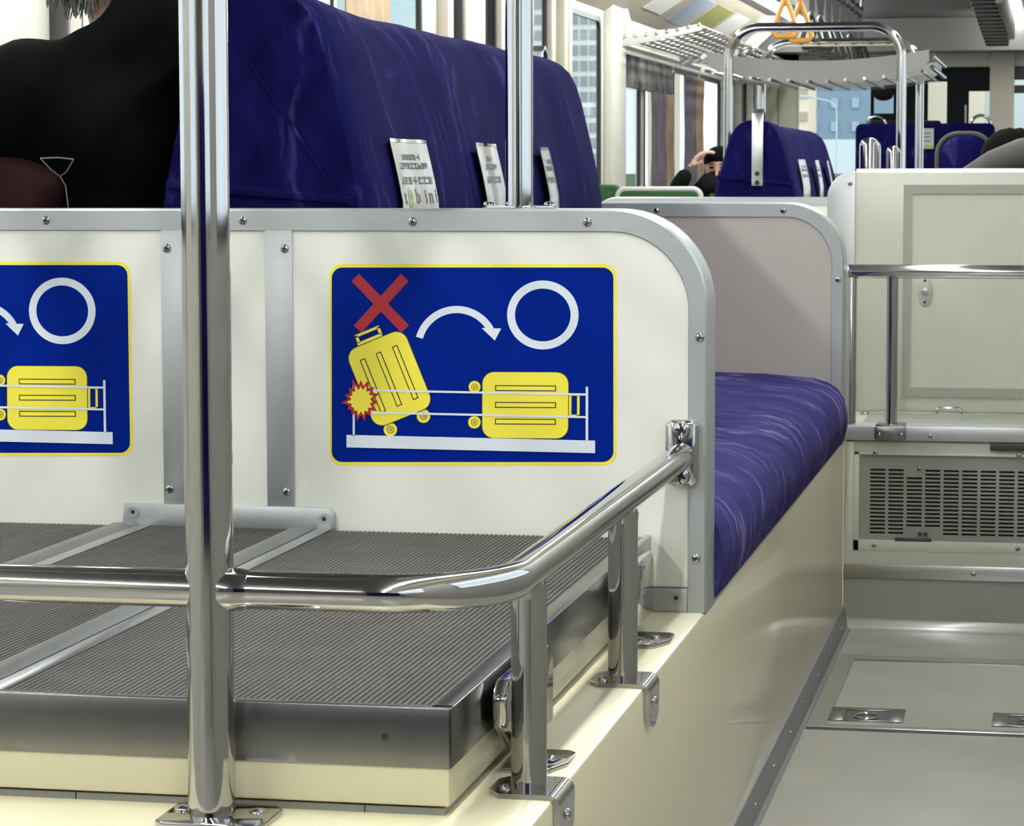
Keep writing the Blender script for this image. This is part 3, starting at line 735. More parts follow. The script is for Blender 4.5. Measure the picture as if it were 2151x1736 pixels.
# top: alu nosing, deck, mat, hook
b = B(); b.box(XA, XR, YC - .006, YC + .10, .418, .450, .003); ns = b.build('nosing', 'aluminium', cab)
put('screw', SCREW, ns, (-.271, YC - .006, .4295), (0, 0, 0), (.8, .8, .8))
b = B(); b.box(-.142, XR, YC - .004, YC + .01, .400, .4165, .001); b.build('pull_recess', 'dark_metal', cab)
b = B(); b.box(XA, XR, YC + .04, YC + .395, .41, .447); b.build('deck', 'cabinet_cream', cab)
b = B(); b.box(-.425, XR, YC + .105, YC + .335, .446, .4505, .001); b.build('mat', 'grey_grille', cab)
b = B(); b.tube(fillet([(-.272, YC + .36, .447), (-.272, YC + .36, .460), (-.218, YC + .36, .460), (-.218, YC + .36, .447)], .004, 4), .0035, 10); b.build('hook', 'chrome', cab)
b = B(); b.box(-.445, -.425, YC + .30, YC + .34, .447, .453, .002); b.build('clip', 'chrome', cab)

rail2 = thing('handrail', (-.357, YC + .02, .45), 'chrome handrail on posts along the front of the cream cabinet', 'handrail')
b = B(); b.tube([(-.452, YC + .02, .787), (XR, YC + .02, .787)], .0152, 24); b.build('rail', 'chrome', rail2)
b = B(); b.tube(fillet([(-.4465, YC + .025, .447), (-.4465, YC + .025, .785), (-.4465, YC + .03, .786)], .0005, 2), .0125, 20); b.build('post', 'chrome', rail2)
for x in (-.357, .15):
    b = B(); b.tube([(x, YC + .02, .448), (x, YC + .02, .776)], .0133, 22); b.build('post', 'chrome', rail2)
    b = B(); b.prism(rrect(x - .0345, x + .0345, .4195, .4505, .006), 'y', YC - .012, YC - .006, bev=.001); b.box(x - .032, x + .032, YC - .008, YC + .05, .4495, .4535, .001); br = b.build('bracket', 'steel', rail2)
    for d in (-.024, .024): put('screw', SCREW, br, (x + d, YC - .012, .432), (0, 0, 0), (.75, .8, .75))

YQ = YC + .40
back = thing('partition', (-.1, YQ, .447), 'cream partition with a framed access hatch behind the aisle cabinet', 'partition')
x0 = -.530; zt = 1.003; R = .062
outl = [(x0, .447)] + [(x0 + R - R * math.cos(a), zt - R + R * math.sin(a)) for a in [PI / 2 * k / 10 for k in range(11)]] + [(XR, zt), (XR, .447)]
b = B(); b.prism(outl, 'y', YQ, YQ + .05, bev=.002); b.build('board', 'cabinet_cream', back)
b = B(); lo = [(x0 - .002, .447)] + [(x0 - .002 + R - R * math.cos(a), zt + .002 - R + R * math.sin(a)) for a in [PI / 2 * k / 10 for k in range(11)]] + [(-.466, zt + .002), (-.466, .447)]
b.prism(lo, 'y', YQ - .003, YQ + .052, bev=.002); ec = b.build('end_cap', 'aluminium', back)
put('screw', SCREW, ec, (-.4795, YQ - .003, .977), (0, 0, 0), (.9, .9, .9))
b = B(); b.tube([(-.466, YQ + .02, .995), (XR, YQ + .02, .995)], .016, 16); b.build('top_trim', 'white_plastic', back)
b = B()
for (a, c, z0, z1) in ((-.356, XR, .953, .974), (-.356, -.337, .505, .953), (-.356, XR, .483, .505)): b.box(a, c, YQ - .005, YQ + .002, z0, z1)
b.build('hatch_frame', 'hatch_grey', back)
b = B(); b.box(-.337, XR, YQ - .002, YQ + .002, .505, .953); b.build('hatch_door', 'cabinet_cream', back)
b = B(); b.prism([(-.305 + .0165 * math.cos(a), .727 + .0325 * math.sin(a)) for a in [2 * PI * k / 28 for k in range(28)]], 'y', YQ - .006, YQ - .002, bev=.0012); lk = b.build('lock_plate', 'lock_beige', back)
for z in (.753, .703):
    q = B(); q.lathe((-.305, YQ - .006, z), [(.003, 0), (.003, -.001), (.0005, -.001)], 10, 'y'); q.build('rivet', 'dark', lk)
q = B(); q.lathe((-.305, YQ - .006, .727), [(.009, 0), (.009, -.002), (.001, -.003)], 16, 'y'); q.build('keyhole', 'steel_bright', lk)

# chrome loop handles behind that partition
for i, (x, z, w) in enumerate(((-.453, 1.086, .045), (-.398, 1.066, .032))):
    b = B(); y = 6.72
    o_ = [(x - w / 2, 0)] + [(x + w / 2 * -math.cos(a), z - w / 2 + w / 2 * math.sin(a)) for a in [PI * k / 12 for k in range(13)]] + [(x + w / 2, 0)]
    b.prism(o_, 'y', y - .10 * (1 - .4 * i), y + .02, bev=.008)
    g = tag(b.build('grab_post', 'chrome'), ('taller chrome rounded grab post behind the hatch partition', 'shorter chrome rounded grab post behind the hatch partition')[i], 'grab post', 'chrome grab posts')
# ================================================================== FLOOR HATCH
hat = thing('floor_hatch', (-.2, 5.27, 0), 'grey floor hatch with recessed latches in the aisle', 'floor hatch')
b = B(); b.box(-.438, .2, 4.905, 5.655, 0, .0022); b.build('surround', 'hatch_surround', hat)
b = B(); b.box(-.438, .2, 4.897, 4.911, 0, .0035, .001); b.build('front_edge', 'steel_bright', hat)
b = B(); b.box(-.438, .2, 4.885, 4.898, 0, .0008); b.build('front_gap', 'dark', hat)
b = B(); b.box(-.402, .2, 5.590, 5.602, .0, .0038, .001); b.build('rear_edge', 'steel', hat)
b = B(); b.box(-.4025, .2, 4.925, 5.592, 0, .0027); b.build('plate', 'vinyl_floor', hat)
b = B(); b.box(-.4035, -.4018, 4.925, 5.592, .0, .0030); b.build('side_gap', 'ink_grey', hat)
for x in (-.336, -.04):
    b = B()
    for (a, c, d, e) in ((x - .068, x - .040, 4.958, 5.078), (x + .040, x + .068, 4.958, 5.078), (x - .041, x + .041, 5.058, 5.078), (x - .041, x + .041, 4.958, 4.966)): b.box(a, c, d, e, .0025, .0052, .0008)
    lt = b.build('latch', 'steel', hat)
    q = B(); q.box(x - .041, x + .041, 4.965, 5.06, .0025, .0032); q.build('latch_well', 'dark_metal', lt)
    q = B(); q.tube([(x + .021 * math.cos(a), 5.000 + .026 * math.sin(a), .0045) for a in [2 * PI * k / 16 for k in range(17)]], .0025, 8); q.build('latch_ring', 'chrome', lt)
b = B(); b.box(XA + .02, XR, 5.66, YC - .028, 0, .002); fs_ = tag(b.build('floor_strip', 'vinyl_plate'), 'grey vinyl strip between the floor hatch and the cabinet', 'floor strip')

# ================================================================== PEOPLE
def skinned(name, pts, edges, radii, material, parent, sub=2, root=0):
    off = ROOT.get(parent, Vector((0, 0, 0)))
    me = bpy.data.meshes.new(name); me.from_pydata([Vector(p) - off for p in pts], edges, [])
    o = bpy.data.objects.new(name, me); COL.objects.link(o)
    o.parent = parent; ROOT[o] = off
    me.materials.append(MATS[material])
    m = o.modifiers.new('skin', 'SKIN'); m.use_smooth_shade = True
    sv = me.skin_vertices[0].data
    for i, r in enumerate(radii):
        r = r if isinstance(r, tuple) else (r, r)
        sv[i].radius = r; sv[i].use_root = (i == root)
    ss = o.modifiers.new('sub', 'SUBSURF'); ss.levels = sub; ss.render_levels = sub
    return o
def fuse(objs, name, material, parent, voxel):
    off = ROOT[parent]; b = B(); dg = bpy.context.evaluated_depsgraph_get()
    for o in objs:
        me = bpy.data.meshes.new_from_object(o.evaluated_get(dg))
        b.add([v.co + off for v in me.vertices], [tuple(p.vertices) for p in me.polygons]); bpy.data.meshes.remove(me)
    for o in objs: bpy.data.objects.remove(o)
    o = b.build(name, material, parent, angle=180)
    m = o.modifiers.new('remesh', 'REMESH'); m.mode = 'VOXEL'; m.voxel_size = voxel; m.use_smooth_shade = True
    m = o.modifiers.new('smooth', 'SMOOTH'); m.iterations = 14; m.factor = .6
    return o
def hand(wrist, d, n, curl, parent, name='hand', k=1.0):
    w = Vector(wrist); d = Vector(d).normalized(); n = Vector(n); n = (n - d * n.dot(d)).normalized(); s = d.cross(n)
    pts = [w, w + d * .045 * k]; ed = [(0, 1)]; ra = [(.022 * k, .016 * k), (.026 * k, .015 * k)]
    for i, (sx, ln) in enumerate(((-.030, .92), (-.010, 1.0), (.010, .95), (.030, .76))):
        p = w + d * .092 * k + s * sx * k; pts.append(p); ed.append((1, len(pts) - 1)); ra.append(.0115 * k)
        a = 0
        for j, l in enumerate((.042, .026, .022)):
            a += curl * (1.0, 1.1, .7)[j]
            q = pts[-1] + (d * math.cos(a) + n * math.sin(a)) * l * ln * k
            pts.append(q); ed.append((len(pts) - 2, len(pts) - 1)); ra.append((.0092, .0084, .0072)[j] * k)
    p = w + d * .03 * k - s * .030 * k + n * .008 * k; pts.append(p); ed.append((1, len(pts) - 1)); ra.append(.012 * k)
    for l, sd in ((.035, -.55), (.028, -.25)):
        q = pts[-1] + (d * .8 + s * sd + n * .35).normalized() * l * k; pts.append(q); ed.append((len(pts) - 2, len(pts) - 1)); ra.append(.0088 * k)
    return skinned(name, pts, ed, ra, 'skin', parent, 1)
def head_mesh(c, parent, fwd, tilt=0.0, k=1.0, name='head', mat_='skin'):
    """head centre c, face towards fwd (xy angle), tilt = chin down"""
    M = Matrix.Rotation(fwd, 3, 'Z') @ Matrix.Rotation(tilt, 3, 'X')      # local face direction -Y
    def fn(q):
        z = q.z; w = 1.0 if z > -.1 else 1 - .34 * ((-.1 - z) / .9) ** 1.2
        y = q.y * (1.0 if q.y > 0 else .94)
        return Vector((q.x * w, y * (1 if z > -.2 else 1 - .16 * (-.2 - z)) - (.12 * max(0, -z) if q.y < 0 else -.0), z))
    b = B(); b.ball(c, .076 * k, .095 * k, .115 * k, 0, 28, 20, fn, M)
    C = Vector(c)
    def L(x, y, z): return C + M @ Vector((x * k, y * k, z * k))
    b.tube([L(0, -.090, .018), L(0, -.102, -.012), L(0, -.112, -.030), L(0, -.098, -.036)], [.007 * k, .009 * k, .0125 * k, .009 * k], 10)     # nose
    for s in (-1, 1):
        b.ball(L(s * .078, .004, -.008), .010 * k, .020 * k, .030 * k, 0, 12, 8, None, M)                                             # ears
        b.ball(L(s * .030, -.0865, .014), .013 * k, .006 * k, .0065 * k, 1, 12, 8, None, M); b.tube([L(s * .014, -.092, .032), L(s * .030, -.094, .037), L(s * .048, -.085, .031)], .0035 * k, 6, 1)
    b.tube([L(-.022, -.098, -.062), L(0, -.104, -.060), L(.022, -.098, -.062)], .0045 * k, 8, 2)
    return b.build(name, [mat_, 'hair_black', 'sign_red'], parent, angle=60), L
def sitter(root, hip, chest, neck, shL, shR, elL, elR, wrL, wrR, knL, knR, anL, anR, coat, trouser, k=1.0, tr=(.15, .13), arm=.062):
    pts = [hip, (Vector(hip) + Vector(chest)) / 2, chest, neck, shL, elL, wrL, shR, elR, wrR]
    ed = [(0, 1), (1, 2), (2, 3), (2, 4), (4, 5), (5, 6), (2, 7), (7, 8), (8, 9)]
    ra = [(tr[0] * 1.02, tr[1]), (tr[0], tr[1]), (tr[0] * 1.02, tr[1]), (.062, .062), (.088, .088), (arm, arm), (.040, .040), (.088, .088), (arm, arm), (.040, .040)]
    c = skinned('coat', pts, ed, ra, coat, root)
    pts = [hip, knL, anL, knR, anR]
    skinned('trousers', pts, [(0, 1), (1, 2), (0, 3), (3, 4)], [.12, .075, .05, .075, .05], trouser, root)
    for a in (anL, anR):
        a = Vector(a); f = (Vector(knL) - Vector(hip)); f.z = 0; f.normalize()
        q = B(); q.tube([a + Vector((0, 0, -.05)) - f * .06, a + Vector((0, 0, -.045)) + f * .04, a + Vector((0, 0, -.065)) + f * .15], [.042, .045, .034], 14); q.build('shoe', 'black_plastic', root)
    return c

# --- passenger in black on the left half of the near bench (faces the left windows)
p1 = thing('person', (-1.42, 3.96, ZL), 'person in a black coat leaning on the long purple bench, head bowed', 'person')
V = Vector
c1 = sitter(p1, V((-1.43, 3.97, .68)), V((-1.405, 3.97, 1.03)), V((-1.37, 3.97, 1.20)), V((-1.43, 3.80, 1.115)), V((-1.42, 4.14, 1.12)),
       V((-1.60, 3.80, 1.03)), V((-1.62, 4.15, .93)), V((-1.74, 3.90, .87)), V((-1.76, 4.06, .87)),
       V((-1.88, 3.86, .66)), V((-1.88, 4.08, .66)), V((-1.90, 3.86, .10)), V((-1.90, 4.08, .10)), 'black_coat', 'black_coat', tr=(.145, .15), arm=.082)
b = B(); b.ball((-1.325, 3.95, 1.19), .085, .14, .115, 0, 24, 14); b.ball((-1.485, 3.82, 1.125), .085, .085, .078, 0, 20, 12); b.ball((-1.32, 3.93, 1.06), .075, .16, .14, 0, 20, 12); hd1 = b.build('hood', 'black_coat', p1)
b = B(); b.ball((-1.408, 3.90, 1.180), .052, .085, .044, 0, 20, 12); cl1 = b.build('collar', 'black_coat', p1); bb = B(); bb.ball((-1.41, 3.97, .88), .155, .20, .34, 0, 24, 16); bb.ball((-1.405, 3.96, 1.05), .15, .22, .14, 0, 24, 16)
for y_, w_ in ((3.80, (-1.74, 3.90, .87)), (4.15, (-1.76, 4.06, .87))): bb.tube([(-1.42, y_, 1.10), (-1.52, y_, 1.08), (-1.62, y_, 1.0), (-1.68, y_ + .04 * (1 if y_ < 4 else -1), .93), w_], [.085, .088, .082, .06, .045], 18)
bd1 = bb.build('torso', 'black_coat', p1); bpy.data.objects.remove(c1); fuse([bd1, hd1, cl1], 'coat', 'black_coat', p1, .014)
h_, L_ = head_mesh((-1.425, 3.96, 1.385), p1, -PI / 2, .35)
b = B(); b.tube([(-1.37, 3.96, 1.18), (-1.40, 3.96, 1.28)], [.055, .05], 16); b.build('neck', 'skin', p1)
b = B(); b.ball((-1.415, 3.96, 1.415), .112, .093, .112, 0, 24, 14)
rn = random.Random(5)
for k in range(150):
    x = -1.475 + .095 * rn.random(); y = 3.87 + .10 * rn.random(); z = 1.33 + .04 * rn.random()
    zl = 1.228 + .03 * rn.random() + .10 * abs(x + 1.43)
    b.tube([(x, y, z), (x + rn.uniform(-.006, .008), y, (z + zl) / 2), (x + rn.uniform(-.012, .016), y, zl)], [.0045, .0032, .0008], 5)
b.build('hair', 'hair_grey', p1)
for w_, s_ in (((-1.745, 3.895, .87), 1), ((-1.765, 4.065, .87), -1)): hand(w_, (-1, .15 * s_, -.15), (0, 0, -1), .45, p1)
b = B(); b.tube([(-1.452, 3.772, 1.0235), (-1.425, 3.771, 1.0245), (-1.402, 3.772, 1.022)], .0012, 6); b.tube([(-1.452, 3.772, 1.0235), (-1.436, 3.770, 1.008), (-1.422, 3.770, .998), (-1.413, 3.771, 1.004), (-1.402, 3.772, 1.022)], .0008, 6); b.tube([(-1.422, 3.770, .998), (-1.414, 3.77, .985), (-1.410, 3.77, .95)], .0008, 6); pt_ = tag(b.build('pocket_trim', 'skirting', p1), 'thin pale reflective edging of a pocket'); pt_.location.y -= .075; pt_.location.x += .03
b = B(); b.box(-.18, .10, -.035, .035, -.15, .06, .03, seg=3, M=Matrix.Translation((-1.518, 3.765, .985)) @ Matrix.Rotation(.42, 4, 'Y')); bg = b.build('shoulder_bag', 'maroon', None, angle=60)
tag(bg, 'dark maroon bag held against the black coat at the left edge', 'bag')

# --- passenger lifting a hand to the head beside the far green seat (faces the camera)
p2 = thing('person', (-1.85, 15.05, 0), 'person in dark clothes and mask raising a hand to black hair, far down the car', 'person')
sitter(p2, V((-1.85, 15.1, .45)), V((-1.85, 15.08, .72)), V((-1.852, 15.03, .89)), V((-2.0, 15.06, .80)), V((-1.69, 15.06, .80)),
       V((-2.085, 14.93, .90)), V((-1.64, 14.98, .62)), V((-2.005, 14.86, 1.02)), V((-1.75, 14.83, .60)),
       V((-1.93, 14.72, .47)), V((-1.76, 14.72, .47)), V((-1.93, 14.70, .09)), V((-1.76, 14.70, .09)), 'dark_green_coat', 'black_coat', tr=(.13, .11), arm=.058)
b = B(); b.tube([(-1.852, 15.04, .85), (-1.85, 15.02, .98)], [.055, .05], 14); b.build('neck', 'skin', p2)
h2, L2 = head_mesh((-1.852, 15.0, 1.035), p2, 0, .18)
b = B(); b.ball((-1.852, 15.012, 1.075), .086, .102, .078, 0, 24, 14); b.ball((-1.852, 15.05, 1.03), .085, .07, .10, 0, 20, 12); b.build('hair', 'hair_black', p2)
b = B(); b.ball((-1.852, 14.945, .972), .068, .062, .052, 0, 18, 12); b.build('face_mask', 'mask_dark', p2)
b = B(); b.tube([(-1.95, 14.96, .91), (-1.90, 14.90, .95), (-1.85, 14.89, .94), (-1.79, 14.93, .92), (-1.76, 15.0, .91)], [.045, .055, .05, .05, .045], 16); b.build('scarf', 'mask_dark', p2)
hand((-2.0, 14.86, 1.03), (.62, .05, .75), (.75, .2, -.55), .42, p2)
hand((-1.75, 14.83, .60), (.2, -.9, -.2), (0, 0, -1), .4, p2)

for o_ in [o for o in bpy.data.objects if o is p2]: o_.location.x += .012
# --- passenger dozing behind the hatch partition (back to the camera)
p3 = thing('person', (-.06, 7.15, 0), 'person with dark hair slumped in a grey jacket behind the hatch partition', 'person')
c3 = sitter(p3, V((-.03, 7.10, .50)), V((-.035, 7.14, .80)), V((-.06, 7.20, .985)), V((-.20, 7.14, .93)), V((.13, 7.14, .94)),
       V((-.25, 7.28, .70)), V((.20, 7.30, .70)), V((-.12, 7.50, .66)), V((.06, 7.50, .66)),
       V((-.13, 7.55, .50)), V((.05, 7.55, .50)), V((-.13, 7.60, .09)), V((.05, 7.60, .09)), 'jacket_grey', 'black_coat', tr=(.15, .12), arm=.065)
b = B(); b.tube([(-.235, 7.09, .985), (-.17, 7.08, 1.022), (-.10, 7.08, 1.046), (-.04, 7.09, 1.052), (.03, 7.10, 1.03), (.10, 7.11, .99)], [.03, .036, .042, .046, .044, .03], 16); b.tube([(-.21, 7.12, .96), (-.05, 7.13, .99), (.12, 7.14, .97)], [.07, .075, .07], 16); b.build('collar', 'jacket_grey', p3)
h3, L3 = head_mesh((-.125, 7.31, 1.000), p3, PI, .5, .88)
b = B(); b.ball((-.122, 7.285, 1.030), .092, .102, .088, 0, 26, 16, lambda q: q * (1 + .03 * math.sin(q.x * 19 + q.z * 23))); b.build('hair', 'hair_black', p3)
hand((-.12, 7.50, .66), (.4, .8, -.2), (0, 0, -1), .4, p3); hand((.06, 7.50, .66), (-.4, .8, -.2), (0, 0, -1), .4, p3)

# ================================================================== OTHER SEATS

def seat_block(name, x0, x1, y, zt, depth, label, m, rim=None, rings=False, zs=.44, R=.04, cat='seat', rr=.014):
    t = thing(name, ((x0 + x1) / 2, y, 0), label, cat)
    b = B(); b.prism(rrect(x0, x1, zs - .05, zt, R), 'y', y - .045, y + .045, bev=.015); b.build('backrest', m, t, angle=60)
    b = B(); b.box(x0 + .01, x1 - .01, y + .03, y + depth, zs - .10, zs, .035, seg=3); b.build('seat_cushion', m, t, angle=60)
    b = B(); b.box(x0 + .04, x1 - .04, y - .03, y + depth - .06, 0, zs - .10, .005); b.build('pedestal', 'grey_paint', t)
    if rim:
        b = B(); b.tube(fillet([(x0 - .006, y - .03, zs), (x0 - .006, y - .03, zt + .004), (x1 + .006, y - .03, zt + .004), (x1 + .006, y - .03, zs)], R, 8), rr, 12); b.build('rim', rim, t)
    if rings:
        for x in (x0 + .13, x1 - .09):
            b = B(); b.tube([(x + .062 * math.cos(a), y, zt - .012 + .062 * math.sin(a)) for a in [PI * k / 16 for k in range(17)]], .010, 12); b.build('grab_ring', 'chrome', t)
    return t
seat_block('train_seat', -1.05, .26, -.55, 1.22, .5, 'unseen purple seat added behind the camera for dark reflections in the chrome', 'purple_fabric', None, False, .44)  # out-of-view seat added to darken the reflections in chrome and steel
seat_block('front_seat', -1.314, -.423, 18.0, 1.322, .5, 'dark purple double seat with chrome rings nearest the driver cab', 'purple_fabric', None, True, .60)
b = B(); b.box(-.924, -.81, 17.948, 17.952, 1.158, 1.29); lf = B(); 
lt_ = thing('leaflet', (-.867, 17.95, 1.158), 'square white and green leaflet on the seat nearest the driver cab', 'leaflet'); b.build('sheet', 'poster_white', lt_)
b = B(); b.box(-.924, -.81, 17.946, 17.9475, 1.158, 1.180); b.build('green_band', 'ink_green', lt_)
for z in (1.255, 1.232, 1.205):
    b = B(); b.box(-.905, -.83, 17.946, 17.9475, z, z + .006); b.build('print', 'ink_grey', lt_)
seat_block('train_seat', -2.215, -1.80, 13.9, .918, .45, 'green seat with a pale rim in front of the masked person', 'green_fabric', 'white_plastic', False, .44)
seat_block('train_seat', -2.42, -2.24, 14.1, .945, .45, 'narrow green seat corner against the left wall', 'green_fabric', None, False, .44)
seat_block('passenger_seat', -.321, -.189, 7.50, 1.102, .45, 'rounded purple seat back with a grey rim left of the slumped person', 'purple_fabric', 'jacket_grey', False, .44, .055, 'seat', .007)

# ================================================================== FAR END: BULKHEAD, CAB
b = B()
b.box(XL, -1.97, YF, YF + .06, 0, 2.15); b.box(XL, XR, YF, YF + .06, 1.80, 2.15); b.box(-1.97, XR, YF, YF + .06, 0, 1.0); b.box(-.535, -.355, YF - .03, YF + .06, 0, 2.15)
struct(b.build('wall_front', 'pillar_beige'))
for i_, (x0, x1, m_) in enumerate(((-2.46, -2.40, 'wall_cream'), (-2.385, -2.37, 'gasket'), (-2.365, -2.31, 'wall_cream'), (-2.30, -2.275, 'white_plastic'))):
    b = B(); b.box(x0, x1, YF - .03, YF, .1, 1.80, .004); struct(b.build('trim_%d' % (i_ + 14), m_))
b = B()
for x0, x1 in ((-2.26, -2.13), (-2.12, -1.985)): b.box(x0, x1, YF - .02, YF, .1, 1.80, .004)
struct(b.build('door_1', 'wall_olive'))
b = B(); b.prism([(XL, 1.90), (XR, 1.90), (XR, 2.15), (XL, 2.15)], 'y', YF - .5, YF); struct(b.build('trim_3', 'ceiling_grey'))
cabw = thing('cab_partition', (-1.0, YF + .3, 0), 'black driver cab partition with small bright openings', 'cab')
b = B(); yy = YF + .3
for (x0, x1, z0, z1) in ((-1.445, -1.42, 1.0, 1.82), (-1.42, -1.27, 1.0, 1.46), (-1.42, -1.27, 1.60, 1.82), (-1.27, -1.01, 1.0, 1.82), (-1.01, -.865, 1.0, 1.33), (-1.01, -.865, 1.70, 1.82), (-.865, -.70, 1.0, 1.82), (-.70, -.53, 1.0, 1.26), (-.70, -.53, 1.625, 1.82)):
    b.box(x0, x1, yy, yy + .05, z0, z1)
b.build('panel', 'cab_dark', cabw)
b = B(); b.ball((-1.345, yy - .02, 1.60), .075, .02, .045, 0, 16, 10); b.build('sun_visor', 'cab_dark', cabw)
b = B(); b.box(-1.44, -.9, yy - .25, yy - .1, 1.0, 1.40, .02); b.build('console', 'cab_dark', cabw)
b = B(); b.tube([(-.725, yy - .03, 1.30), (-.725, yy - .03, 1.52)], .008, 10); b.build('grip', 'chrome', cabw)
b = B(); b.box(-.355, XR, YF + .05, YF + .09, 1.60, 1.66); b.box(-.355, XR, YF + .05, YF + .09, 1.70, 1.82); struct(b.build('trim_4', 'gasket'))
b = B(); b.box(-1.90, -1.56, YF - .53, YF - .501, 1.925, 1.962, .004); tag(b.build('display_board', 'black_plastic'), 'thin black display board high on the front wall', 'display')

# ================================================================== LEFT SIDE FITTINGS
# wall rack
wr = thing('wall_rack', (-2.3, 17.8, 1.72), 'barred luggage rack with white riveted bracket along the left wall', 'luggage rack')
def rz(x): return 1.742 + (x + 2.47) / .47 * .075 + .02 * ((x + 2.2) / .3) ** 2
for y in (15.5, 18.2, 20.8):
    b = B(); b.prism([(-2.498, 1.715), (-2.498, 1.935), (-2.428, 1.935), (-2.405, 1.855), (-2.385, 1.815), (-2.33, 1.806), (-2.15, 1.818), (-2.02, 1.845), (-2.0, 1.835), (-2.003, 1.808), (-2.15, 1.775), (-2.30, 1.745)], 'y', y - .006, y + .006, bev=.002); br = b.build('bracket', 'white_plastic', wr)
    for k in range(8):
        x = -2.44 + k * .06; q = B(); q.lathe((x, y - .006, rz(x) + .018), [(.012, 0), (.010, -.006), (.001, -.008)], 12, 'y'); q.build('rivet', 'chrome', br)
for k in range(8):
    x = -2.44 + k * .06; b = B(); b.tube([(x, 15.5, rz(x) + .012), (x, 20.8, rz(x) + .012)], .011, 10); b.build('rod', 'chrome' if k == 7 else 'grey_shelf', wr)
for k in range(24):
    y = 15.72 + k * .21; b = B(); xs = [-2.49 + .49 * i / 8 for i in range(9)]
    b.grid([[(x, y - .05, rz(x) - (.004 if i % 2 else -.0)) for i, x in enumerate(xs)], [(x, y + .05, rz(x) - (.004 if i % 2 else -.0)) for i, x in enumerate(xs)]]); b.build('cross_strap', 'grey_shelf', wr)
# roller blind
b = B(); b.box(-2.492, -2.455, 15.74, 17.55, 1.50, 1.69, .01)
m = mat('blind_pattern', (0.26, 0.245, 0.235), 0.6, vscale=5, col2=(0.008, 0.008, 0.008)); bl = b.build('roller_blind', 'blind_pattern')
tag(bl, 'dark patterned roller blind under the wall rack', 'blind')
def curtain(y0, y1, z0, z1, m, label):
    b = B(); n = 24; rows = []
    for k in range(9):
        z = z0 + (z1 - z0) * k / 8; rows.append([(-2.462 + .018 * math.sin(i * 1.35) + .004 * math.sin(z * 9 + i), y0 + (y1 - y0) * i / n, z) for i in range(n + 1)])
    b.grid(rows); back = [[(p[0] + .003, p[1], p[2]) for p in r] for r in rows]; b.grid(back)
    return tag(b.build('curtain', m, None, angle=80), label, 'curtain', 'curtains along the left windows')
curtain(16.70, 17.20, .92, 1.50, 'curtain_mauve', 'mauve curtain under the roller blind')
curtain(17.22, 17.55, .92, 1.50, 'curtain_tan', 'tan curtain beside the mauve one under the roller blind')
curtain(18.20, 18.65, .92, 1.66, 'curtain_mauve', 'mauve curtain behind the masked person')
curtain(18.67, 19.05, .92, 1.66, 'curtain_tan', 'tan curtain just left of the masked person')
curtain(9.34, 9.92, .92, 1.96, 'curtain_tan', 'tan curtain by the large window above the long purple bench')
# left doors and pillars near the second pole
for i, (y0, y1) in enumerate(((11.38, 12.24), (12.74, 13.48))):
    b = B(); b.box(XL, XL + .03, y0, y0 + .10, .02, 2.0, .004); b.box(XL, XL + .03, y1 - .10, y1, .02, 2.0, .004); b.box(XL, XL + .03, y0, y1, .02, .74, .004)
    struct(b.build('door_%d' % (i + 2), 'pillar_beige'))
for i, (y0, y1, m_) in enumerate(((6.575, 6.592, 'dark_metal'), (6.595, 6.68, 'pillar_beige'), (10.95, 11.05, 'pillar_beige'), (11.22, 11.26, 'dark'), (13.62, 13.72, 'wall_olive'), (13.76, 13.84, 'pillar_beige'), (15.12, 15.6, 'wall_cream'))):
    b = B(); b.box(XL, XL + .05, y0, y1, 0, 2.0, .006); struct(b.build('trim_%d' % (i + 5), m_))
b = B(); b.box(XL + .004, XL + .012, 11.56, 11.86, 1.55, 1.98); dp = tag(b.build('door_poster', 'poster_pink'), 'small pale poster on the left door window', 'poster')
b = B(); b.box(XL - .09, XL - .06, 11.52, 12.5, .3, 2.1); b.build('x', 'building_dark')
dk = bpy.data.objects['x']; dk.name = 'platform_board'; tag(dk, 'dark board standing outside the left door window', 'board')
# cove posters
cs = Vector((.38, 0, .25)).normalized()
for i, (y0, y1, a, c, m_) in enumerate(((15.9, 16.6, .12, .34, 'poster_white'), (17.0, 17.7, .10, .36, 'poster_blue'), (17.9, 18.7, .10, .36, 'poster_green'), (18.9, 19.7, .10, .36, 'poster_white'))):
    p0 = Vector((XL, 0, 1.90)) + cs * a; p1_ = Vector((XL, 0, 1.90)) + cs * c; nn = Vector((.25, 0, -.38)).normalized() * .006
    b = B(); b.prism([(p0.x, p0.z), (p1_.x, p1_.z), (p1_.x + nn.x, p1_.z + nn.z), (p0.x + nn.x, p0.z + nn.z)], 'y', y0, y1)
    tag(b.build('cove_poster', m_), ('white poster on the ceiling cove nearest the pillar', 'blue grey poster on the ceiling cove', 'olive green poster on the ceiling cove', 'white poster on the ceiling cove farthest away')[i], 'poster', 'cove posters')
hb = thing('hanging_poster', (-2.05, 18.6, 1.85), 'white poster sheet hanging in a grey holder below the cove', 'poster')
b = B(); b.prism([(-2.20, 1.90), (-1.98, 2.06), (-1.90, 2.06), (-1.86, 1.98), (-2.05, 1.83)], 'y', 18.60, 18.63); b.build('holder', 'grey_shelf', hb)
b = B(); b.prism([(-2.12, 1.87), (-1.99, 1.985), (-1.90, 1.965), (-2.03, 1.845)], 'y', 18.585, 18.599); b.build('sheet', 'poster_white', hb)

